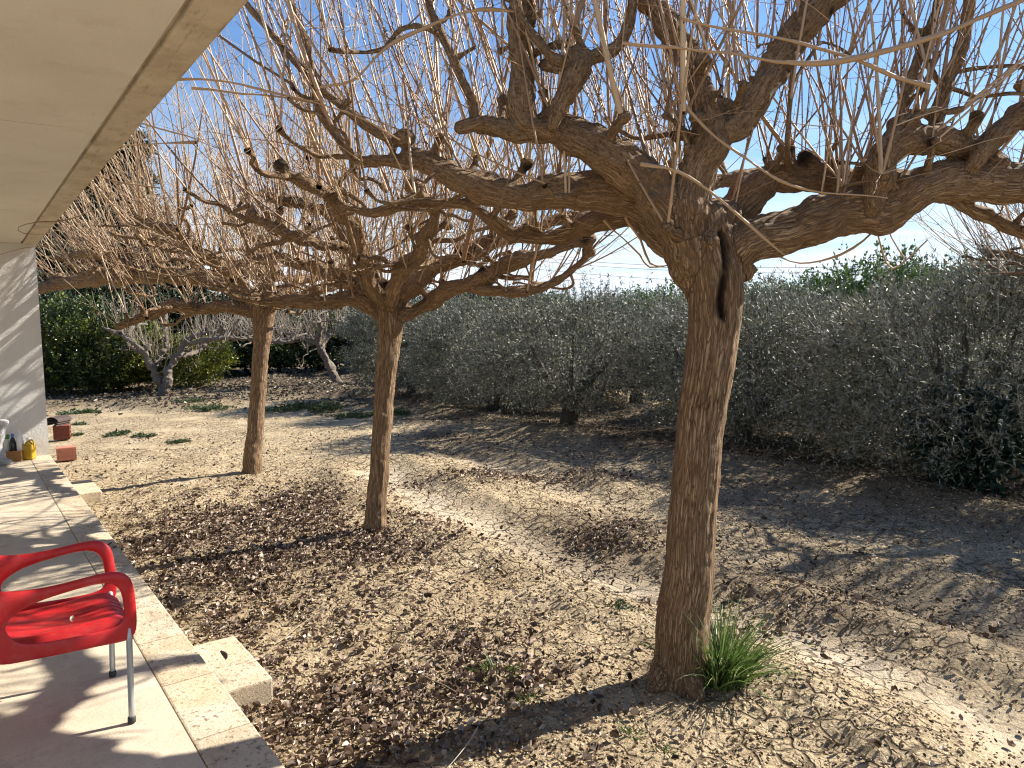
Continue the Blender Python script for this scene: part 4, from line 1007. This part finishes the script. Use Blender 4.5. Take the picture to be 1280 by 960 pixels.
# ---------------------------------------------------------------- house: porch, wall, roof
def box_bm(bm, x0, x1, y0, y1, z0, z1, bev=0.0):
    res = bmesh.ops.create_cube(bm, size=1); vs = res['verts']
    for v in vs: v.co = Vector(((x0+x1)/2+v.co.x*(x1-x0), (y0+y1)/2+v.co.y*(y1-y0), (z0+z1)/2+v.co.z*(z1-z0)))
    if bev:
        ed = list({e for v in vs for e in v.link_edges}); bmesh.ops.bevel(bm, geom=ed, offset=bev, segments=2, affect='EDGES', profile=.6)
def box_obj(name, mat, parent, *a, bev=0.0, loc=None, smooth=False):
    bm = bmesh.new(); box_bm(bm, *a, bev=bev); me = bpy.data.meshes.new(name); bm.to_mesh(me); bm.free()
    return link(name, me, mat, parent, loc, smooth)
hs = empty('house', tuple(C1*np.array([1, 1, 0])), RZ)   # local x along the porch, local +y = inwards (left), -y outwards
tag(hs, 'house corner with white wall, tiled porch floor and cream concrete porch roof', 'house')
# materials
t = NT('porch_concrete'); o = t.obj()
c = t.ramp(t.noise(o, 1.7, 6, .6), [(.3, (.44, .365, .265)), (.55, (.53, .45, .335)), (.75, (.60, .52, .40))])
c = t.mix(t.math('MULTIPLY', t.ramp(t.noise(o, 7, 6, .7), [(.5, 0), (.66, 1)]), .4), c, (.27, .21, .15))
c = t.mix(t.math('MULTIPLY', t.ramp(t.noise(o, 120, 2), [(.6, 0), (.66, 1)]), .35), c, (.2, .15, .11))
M_floor = t.out(c, .7, t.bump(t.noise(o, 90, 4), .0015, 1), .3)
t = NT('edge_stone'); o = t.obj()
c = t.ramp(t.noise(o, 4, 7, .7), [(.32, (.38, .305, .21)), (.52, (.52, .435, .315)), (.72, (.60, .525, .40))])
c = t.mix(t.ramp(t.noise(o, 45, 4, .7), [(.36, 1), (.46, 0)]), c, (.20, .15, .10))
c = t.mix(t.math('MULTIPLY', t.ramp(t.noise(o, 2.3, 3), [(.52, 0), (.64, 1)]), .35), c, (.48, .34, .19))
M_edge = t.out(c, .85, t.bump(t.noise(o, 60, 6, .7), .006, 1), .2)
t = NT('wall_render'); o = t.obj()
c = t.ramp(t.noise(o, 2, 4), [(.3, (.60, .585, .55)), (.7, (.68, .665, .63))])
sp = t.n('ShaderNodeSeparateXYZ'); t.l(o, sp.inputs[0])
dirt = t.math('MULTIPLY', t.ramp(sp.outputs[2], [(0.25, 1), (.52, 0)]), t.ramp(t.noise(o, 9, 5), [(.4, 0), (.62, 1)]))
c = t.mix(t.math('MULTIPLY', dirt, .6), c, (.36, .29, .2))
wv = t.n('ShaderNodeTexWave'); wv.inputs['Scale'].default_value = 5.2; wv.inputs['Distortion'].default_value = 2.2; wv.bands_direction = 'DIAGONAL'; t.l(o, wv.inputs[0])
M_wall = t.out(c, .8, t.bump(t.math('ADD', t.math('MULTIPLY', t.noise(o, 38, 5, .6), 1.0), t.math('MULTIPLY', t.noise(t.mapping(o, (8, 8, 40)), 1, 3), .6)), .004, 1), .2)
t = NT('cream_ceiling'); o = t.obj()
c = t.ramp(t.noise(o, 1.2, 5), [(.3, (.60, .56, .49)), (.7, (.69, .655, .59))])
sp = t.n('ShaderNodeSeparateXYZ'); t.l(t.vadd(o, t.noisec(o, .8), .15), sp.inputs[0])
fr = t.math('FRACT', t.math('MULTIPLY', sp.outputs[0], .83))
ln = t.math('MULTIPLY', t.ramp(fr, [(0, 1), (.006, .9), (.012, 0)]), t.ramp(t.noise(o, 1.5, 2), [(.46, 0), (.54, 1)]))
c = t.mix(t.math('MULTIPLY', ln, .6), c, (.22, .17, .12))
c = t.mix(t.math('MULTIPLY', t.ramp(t.noise(o, 3.2, 8, .75), [(.52, 0), (.72, 1)]), .35), c, (.42, .35, .26))
c = t.mix(t.math('MULTIPLY', t.ramp(t.noise(o, 28, 3), [(.72, 0), (.76, 1)]), .5), c, (.2, .15, .11))
M_ceil = t.out(c, .8, t.bump(t.noise(t.mapping(o, (12, 60, 12)), 1, 4), .002, 1), .2)
t = NT('drip_edge'); o = t.obj()
c = t.ramp(t.noise(o, 5, 7, .7), [(.32, (.40, .33, .235)), (.5, (.52, .45, .345)), (.7, (.60, .53, .42))])
c = t.mix(t.ramp(t.noise(t.mapping(o, (6, 30, 6)), 1, 6, .7), [(.56, 0), (.64, .45)]), c, (.22, .17, .12))
M_drip = t.out(c, .9, t.bump(t.noise(o, 50, 5), .004, 1), .2)

x0, x1 = -6.0, LP   # along the porch
box_obj('porch_floor', M_floor, hs, x0, x1, .232, 6.0, -.2, PZ-.003)
# edge tiles
bm = bmesh.new(); x = x0; rt_ = random.Random(4)
while x < x1-.05:
    l = .58; xe = min(x+l, x1); box_bm(bm, x+.003, xe-.003, -.004, .228, -.2, PZ+rt_.uniform(-.0015, .0015), bev=.008); x += l
me = bpy.data.meshes.new('porch_edge'); bm.to_mesh(me); bm.free(); link('porch_edge', me, M_edge, hs, smooth=False)
box_obj('wall', M_wall, hs, x1-.32, x1-.0, .0, 5.0, -.1, CZ-.002)
hs_w = hs.children[-1]
hs_w.location.x = .30
RT = CZ+.26
box_obj('porch_roof', M_ceil, hs, x0, x1+.32, .162, 6.0, CZ, RT)
box_obj('roof_edge', M_drip, hs, x0, x1+.32, -.02, .14, CZ-.008, RT, bev=.012)
box_obj('roof_joint', M_drip, hs, x0, x1+.3, .14, .162, CZ+.02, RT-.002)

# step blocks
def step_block(pn, pf, depth, name_lab, hgt, sidew):
    pass
M_step = M_edge.copy()
def step(a0, a1, b1, hgt, lab):
    o = empty('concrete_step', tuple(porch((a0+a1)/2, 0, 0)), RZ)
    w2 = (a1-a0)/2
    box_obj('step_block', M_edge, o, -w2, w2, -b1, -.006, -.15, hgt, bev=.012); 
    bm = bmesh.new(); box_bm(bm, -w2-.012, w2+.012, -b1-.012, -.007, hgt-.03, hgt+.004, bev=.006)
    return tag(o, lab, 'step', 'concrete steps along the porch edge')
def ab(p): d = (p-C1)[:2]; return float(d@E[:2]), float(d@N[:2])
pA = G(342, 848, .12); pB = G(292, 795, .12); print('step', ab(pA), ab(pB))
pC = G(130, 614, .12); pD = G(112, 600, .12); print('step2', ab(pC), ab(pD))
a0, bb = ab(pA); a1, bb2 = ab(pB); step(a0, a1, (bb+bb2)/2, .125, 'nearer pale concrete step block set against the porch edge')
a0, bb = ab(pC); a1, bb2 = ab(pD); step(a0, max(a1, a0+.45), (bb+bb2)/2, .125, 'farther small concrete step at the porch edge near the wall')

# terracotta blocks and tile stack beyond the wall end
M_terra = mat_simple('terracotta', (.25, .085, .055), .85, .3, 25, .2, bump=.004)
M_terra2 = mat_simple('terracotta_pale', (.40, .17, .11), .85, .3, 25, .2, bump=.004)
def hollow_block(loc, rz, w_, d_, h_, mat, lab):
    root = empty('hollow_brick', loc, rz)
    bm = bmesh.new(); tk = .018
    for k in range(4):  # webs between the cells
        z = h_*k/3; box_bm(bm, -w_/2, w_/2, -d_/2, d_/2, z-(tk/2 if k else 0), z+tk/2)
    for k in range(4):
        xx = -w_/2+(w_-tk)*k/3; box_bm(bm, xx, xx+tk, -d_/2+.001, d_/2-.001, .002, h_-.002)
    for k in range(14):
        yy = -d_/2+d_*(k+.5)/14; box_bm(bm, w_/2, w_/2+.004, yy-.004, yy+.004, .01, h_-.01)
    me = bpy.data.meshes.new('hollow_brick'); bm.to_mesh(me); bm.free(); link('brick_shell', me, mat, root, smooth=False)
    tag(root, lab, 'brick', 'terracotta hollow bricks beyond the wall'); return root
p = G(76, 578); hollow_block((p[0], p[1]+.15, gz(p[0], p[1])+.02), -1.0, .24, .25, .18, M_terra2, 'pale orange hollow brick nearest the wall corner')
p = G(72, 553); hollow_block((p[0], p[1]+.15, gz(p[0], p[1])+.03), -1.12, .25, .25, .23, M_terra, 'dark red hollow brick behind the pale one, under dark tiles')
M_tile = mat_simple('dark_tile', (.07, .05, .045), .8, .4, 12, .2)
bm = bmesh.new()
for k in range(3):
    for j in range(10):
        an0 = math.pi*j/10; an1 = math.pi*(j+1)/10
        vs = []
        for (an, rr0) in ((an0, .11), (an1, .11), (an1, .125), (an0, .125)):
            vs.append((math.cos(an)*rr0, math.sin(an)*rr0*.7+k*.035))
        a = [bm.verts.new((x+k*.02, -.2, z)) for x, z in vs]; b = [bm.verts.new((x+k*.02, .2, z)) for x, z in vs]
        for i in range(4): bm.faces.new([a[i], a[(i+1) % 4], b[(i+1) % 4], b[i]])
        bm.faces.new(a[::-1]); bm.faces.new(b)
me = bpy.data.meshes.new('tiles'); bm.to_mesh(me); bm.free()
o = link('roof_tile_stack', me, M_tile, loc=(p[0]-.08, p[1]+.12, gz(p[0], p[1])+.275), smooth=False); tag(o, 'dark curved roof tiles lying on the red hollow brick', 'roof tiles')

# ---------------------------------------------------------------- bottles by the wall
def lathe(prof, S=20):
    V = []; 
    for r_, z in prof:
        for k in range(S): V.append((r_*math.cos(6.28319*k/S), r_*math.sin(6.28319*k/S), z))
    F = [(i*S+k, i*S+(k+1) % S, (i+1)*S+(k+1) % S, (i+1)*S+k) for i in range(len(prof)-1) for k in range(S)]
    F += [tuple(range(S))[::-1], tuple((len(prof)-1)*S+k for k in range(S))]
    me = bpy.data.meshes.new('lathe'); me.from_pydata(V, [], F); me.update(); return me
def pc(px, py, z=PZ): return G(px, py, z)
cr = pc(17, 577)
M_oil = mat_simple('yellow_oil', (.42, .27, .02), .25, .2, 6, .5); M_crate = mat_simple('amber_crate', (.30, .15, .05), .6, .3, 30)
def bottle(name, loc, prof, mat, capmat, caph, capr, lab, cat='bottle'):
    root = empty(name, loc); link('bottle_body', lathe(prof), mat, root)
    z = prof[-1][1]; link('cap', lathe([(capr, z-.012), (capr*1.03, z), (capr, z+caph), (capr*.6, z+caph+.004)], 14), capmat, root)
    return tag(root, lab, cat, 'bottles standing against the wall')
M_white = mat_simple('white_plastic', (.75, .74, .70), .35, .05); M_blue = mat_simple('blue_cap', (.06, .14, .5), .4, .1); M_black = mat_simple('dark_glass', (.012, .015, .012), .15, .2); M_green = mat_simple('green_plastic', (.08, .22, .05), .4, .2); M_clear = mat_simple('frosted_plastic', (.62, .60, .52), .3, .1)
# crate
root = empty('plastic_crate', (cr[0]-.06, cr[1]+.12, PZ), .1); 
for nm, a in (('crate_side', (-.13, .13, -.1, -.088, 0, .13)), ('crate_side', (-.13, .13, .088, .1, 0, .13)), ('crate_side', (-.13, -.118, -.087, .087, 0, .13)), ('crate_side', (.118, .13, -.087, .087, 0, .13)), ('crate_base', (-.117, .117, -.087, .087, .002, .012))):
    box_obj(nm, M_crate, root, *a)
tag(root, 'low amber plastic crate holding bottles beside the yellow jug', 'crate')
cx, cy = cr[0]-.06, cr[1]+.12; Zb = PZ+.014
bottle('bottle', (cx+.0, cy-.02, Zb), [(.036, 0), (.04, .02), (.04, .2), (.03, .25), (.015, .28), (.015, .30)], M_black, M_blue, .03, .018, 'dark glass bottle with a blue cap in the crate')
bottle('bottle', (cx-.08, cy-.01, Zb), [(.036, 0), (.04, .02), (.04, .19), (.03, .24), (.016, .27), (.016, .28)], M_clear, M_green, .04, .03, 'frosted bottle with a green top at the left of the crate')
bottle('bottle', (cx+.08, cy+.0, Zb), [(.038, 0), (.042, .02), (.042, .23), (.035, .28), (.014, .32), (.012, .35)], M_white, M_white, .02, .012, 'white plastic squeeze bottle between dark glass and yellow jug')
jl = pc(30, 576); root = empty('oil_jug', (jl[0]+.01, jl[1]+.1, PZ)); 
bm = bmesh.new(); box_bm(bm, -.065, .065, -.05, .05, 0, .2, bev=.02); me = bpy.data.meshes.new('jug'); bm.to_mesh(me); bm.free(); link('jug_body', me, M_oil, root)
link('jug_neck', lathe([(.055, .19), (.04, .225), (.02, .24), (.019, .26)]), M_oil, root); link('cap', lathe([(.023, .25), (.023, .285), (.015, .288)]), M_white, root)
hp, hr = smooth_chain([(.02, 0, .255), (.06, 0, .25), (.066, 0, .2), (.064, 0, .15)], [.011, .011, .011, .009], .02); V, F, Cp = tube_geo(hp, hr, 8)
me = bpy.data.meshes.new('jug_handle'); me.from_pydata([tuple(v) for v in V], [], [tuple(f) for f in F]+Cp); link('handle', me, M_oil, root)
tag(root, 'squat yellow oil jug with white cap at the foot of the wall', 'jug')
# grey ornament cut by the left edge of the picture
og = pc(-3, 582); root = empty('garden_ornament', (og[0], og[1]+.05, PZ), .3)
M_stone = mat_simple('grey_stone', (.36, .35, .34), .85, .35, 18, .2, bump=.01, bscale=50)
s = Skel(); s.add([(.0, 0, .03), (.07, -.02, .04), (.14, -.04, .035)], [.06, .055, .035], ('ornament_body', 0), .2, .03)
s.add([(-.04, 0, .05), (-.05, 0, .2), (-.02, 0, .35), (.03, 0, .47), (.06, -.01, .52)], [.11, .11, .08, .06, .05], ('ornament_body', 0), .2, .04); s.knob((.05, 0, .52), .075, ('ornament_body', 0)); s.knob((-.06, 0, .12), .13, ('ornament_body', 0))
build_limbs(s, root, M_stone, .012, .004); tag(root, 'weathered grey ornament standing left of the bottles at the photo edge', 'ornament')

# ---------------------------------------------------------------- red chair
t = NT('red_plastic'); o = t.obj()
c = t.ramp(t.noise(o, 3, 4), [(.3, (.42, .008, .012)), (.7, (.52, .014, .018))])
dust = t.math('MULTIPLY', t.ramp(t.noise(o, 14, 6, .7), [(.5, 0), (.75, 1)]), .22)
c = t.mix(dust, c, (.45, .22, .18))
M_red = t.out(c, t.ramp(t.noise(o, 20, 4), [(.3, .36), (.7, .52)]), t.bump(t.noise(o, 220, 2), .0004, 1), .5)
M_alu = mat_simple('grey_aluminium', (.42, .45, .46), .4, .1, 30, .5, .6); M_foot = mat_simple('black_rubber', (.02, .02, .02), .7, .1)
lf = G(165, 903, PZ); fl = G(141, 845, PZ); print('leg dist', np.linalg.norm(lf-fl), lf, fl)
side = (fl-lf); side /= np.linalg.norm(side); wdt = float(np.linalg.norm(fl-lf))
fwd = np.array([side[1], -side[0], 0])
if fwd[0] < 0: fwd = -fwd
HW = wdt/2
ctr = (lf+fl)/2-fwd*.235
ch = empty('armchair', (ctr[0], ctr[1], PZ), math.atan2(fwd[1], fwd[0]))   # local x = forward, y = left
tag(ch, 'red plastic garden armchair with grey metal legs on the porch floor', 'chair')
def sub(me, lv=2):
    return me
def solid(me_name, V, F, mat, parent, thick=.006, lv=2, name=None):
    me = bpy.data.meshes.new(me_name); me.from_pydata(V, [], F); me.update()
    o = link(name or me_name, me, mat, parent)
    if thick:
        m = o.modifiers.new('sol', 'SOLIDIFY'); m.thickness = thick; m.offset = 0
    m = o.modifiers.new('sub', 'SUBSURF'); m.levels = lv; m.render_levels = lv
    return o
# seat: dished grid with rolled front and side skirts
nx_, ny_ = 13, 15; V = []
for i in range(nx_):
    u = i/(nx_-1); xx = -.23+.50*u
    for j in range(ny_):
        v = j/(ny_-1)*2-1
        hw = (HW-.035)*(0.90+.10*u)
        yy = v*hw; z = .432-.028*(1-v*v)*math.sin(math.pi*min(1, u*1.05))+.012*u
        if u > .86: z -= ((u-.86)/.14)**2*.055
        if abs(v) > .99: z -= .07; yy = v*(hw+.008)
        elif abs(v) > .84: z += .008
        V.append((xx, yy, z))
F = [(i*ny_+j, (i+1)*ny_+j, (i+1)*ny_+j+1, i*ny_+j+1) for i in range(nx_-1) for j in range(ny_-1)]
seat = solid('seat', V, F, M_red, ch, .007)
# raised ribs across the seat front
for k in range(7):
    yy = (k-3)*.055; P, Rd = smooth_chain([(.05, yy, .421+.004*abs(k-3)), (.14, yy, .427+.003*abs(k-3)), (.215, yy, .434), (.262, yy, .405)], [.001, .0028, .003, .002], .03)
    V, Fq, Cp = tube_geo(P, Rd, 6); me = bpy.data.meshes.new('seat_rib'); me.from_pydata([tuple(v) for v in V], [], [tuple(f) for f in Fq]+Cp); link('seat_rib', me, M_red, seat)
# backrest
V = []; nz2 = 9
for i in range(nz2):
    u = i/(nz2-1); z = .40+.45*u; xx = -.235-.12*u-.02*u*u
    for j in range(ny_):
        v = j/(ny_-1)*2-1; hw = (HW-.02)*(1-.12*u*u)
        V.append((xx-.05*(1-v*v)+.03*abs(v)**3, v*hw, z-(.05*v*v*v*v if i == nz2-1 else 0)))
Fb = []
for i in range(nz2-1):
    for j in range(ny_-1):
        if 2 <= i <= 6 and j in (3, 5, 8, 10): continue
        Fb.append((i*ny_+j, (i+1)*ny_+j, (i+1)*ny_+j+1, i*ny_+j+1))
solid('backrest', V, Fb, M_red, ch, .009)
# arms: looped side panels
outer = [(.272, .352), (.280, .44), (.276, .54), (.270, .61), (.245, .655), (.195, .672), (.12, .668), (.03, .658), (-.06, .655), (-.15, .665), (-.235, .685), (-.295, .67), (-.30, .58), (-.285, .50), (-.262, .43), (-.23, .372), (-.12, .368), (0, .362), (.10, .36), (.19, .355)]
inner = [(.222, .44), (.228, .485), (.226, .53), (.220, .575), (.200, .608), (.165, .624), (.11, .627), (.03, .616), (-.05, .604), (-.105, .585), (-.145, .562), (-.17, .535), (-.175, .512), (-.165, .485), (-.14, .452), (-.10, .438), (-.04, .430), (.04, .426), (.11, .424), (.175, .424)]
def arm(sgn):
    V = []; n = len(outer)
    def yo(x, z):
        t_ = max(0, (z-.44)/.23); return sgn*(HW+.002+.020*t_-.0*x)
    def hw_(z): return .0055+.0145*min(1, max(0, (z-.46)/.17))
    for lay in (-1, 1):
        for (x, z) in outer: V.append((x, yo(x, z)+lay*hw_(z), z))
        for (x, z) in inner: V.append((x, yo(x, z)+lay*hw_(z), z))
    F = []
    for k in range(n):
        k2 = (k+1) % n; a, b, c_, d = k, k2, n+k2, n+k
        F.append((a, b, c_, d)); F.append((2*n+a, 2*n+d, 2*n+c_, 2*n+b))
        F.append((a, 2*n+a, 2*n+b, b)); F.append((n+k, n+k2, 3*n+k2, 3*n+k))
    me = bpy.data.meshes.new('armrest'); me.from_pydata(V, [], F); me.update()
    bm = bmesh.new(); bm.from_mesh(me); bmesh.ops.recalc_face_normals(bm, faces=bm.faces); bm.to_mesh(me); bm.free()
    o = link('armrest', me, M_red, ch); m = o.modifiers.new('sub', 'SUBSURF'); m.levels = 2; m.render_levels = 2
for sgn in (-1, 1): arm(sgn)
for sx, sy in ((1, 1), (1, -1), (-1, 1), (-1, -1)):
    xt = .245 if sx > 0 else -.21; xb = .235 if sx > 0 else -.29; yt = sy*(HW-.004); yb = sy*HW
    P, Rd = smooth_chain([(xb, yb, .012), (xt*.5+xb*.5, (yt+yb)/2, .2), (xt, yt, .41)], [.0125, .0125, .0125], .05)
    V, Fq, Cp = tube_geo(P, Rd, 14); me = bpy.data.meshes.new('leg'); me.from_pydata([tuple(v) for v in V], [], [tuple(f) for f in Fq]+Cp); lg = link('leg', me, M_alu, ch)
    me = lathe([(.0155, 0), (.0165, .006), (.016, .022), (.014, .026)], 14); link('foot_cap', me, M_foot, lg, loc=(xb, yb, .001))
# a dry leaf on the seat
V, F, T = leaf_batch(np.array([[0, 0, 0.]]), np.array([.04]), np.array([.02]), np.array([.8]), np.array([.95]), seed=5)
lp = Vector(ctr)+Vector(fwd)*.06-Vector(side)*.05; o = link('dry_leaf', np_mesh('dry_leaf', V, F, dict(tone=T)), M_dry, loc=(lp.x, lp.y, PZ+.425), smooth=False); tag(o, 'tiny pale dry leaf lying on the red chair seat', 'leaf')
# leaves blown onto the porch edge
lq = []
for x, y in ((136, 681), (143, 684), (95, 590), (280, 820)):
    lq.append(G(x, y, PZ+.006))
V, F, T = leaf_batch(np.array(lq), np.full(len(lq), .07), np.full(len(lq), .035), np.full(len(lq), .7), np.array([.1, .2, .3, .3]), seed=6)
for k in range(len(lq)):
    Vk = V[k*25:k*25+25]-lq[k]; Fk = np.array([[i, i+5, i+6, i+1] for i in range(20) if i % 5 != 4])
    o = link('dry_leaf', np_mesh('dry_leaf', Vk, Fk, dict(tone=T[k*25:k*25+25])), M_dry, loc=tuple(lq[k]), smooth=False)
    tag(o, ['curled brown leaf on the porch edge just beyond the red chair', 'brown leaf touching another on the porch edge beyond the chair', 'dark leaf on the porch edge near the farther step', 'brown leaf on the porch edge beside the nearer step'][k], 'leaf', 'stray leaves on the porch edge')

# ---------------------------------------------------------------- power lines far away
M_wire = mat_simple('wire', (.25, .26, .28), .6, .1)
for k, (ya, yb) in enumerate(((352, 346), (340, 331), (334, 322))):
    A, Bq = PY(900, ya, 95), PY(1300, yb, 80); d = Bq-A; pts = [A+d*t_-np.array([0, 0, 1.6])*(4*t_*(1-t_))*.25 for t_ in np.linspace(-1.0, 2.2, 24)]
    P, Rd = smooth_chain(pts, [.03]*24, 8); V, Fq, Cp = tube_geo(P, Rd, 5); me = bpy.data.meshes.new('power_line'); me.from_pydata([tuple(v) for v in V], [], [tuple(f) for f in Fq]+Cp)
    tag(link('power_line', me, M_wire), ['lowest overhead wire just above the olive tops at right', 'middle overhead wire crossing the pale sky at right', 'uppermost overhead wire crossing the pale sky at right'][k], 'power line', 'overhead wires in the sky')
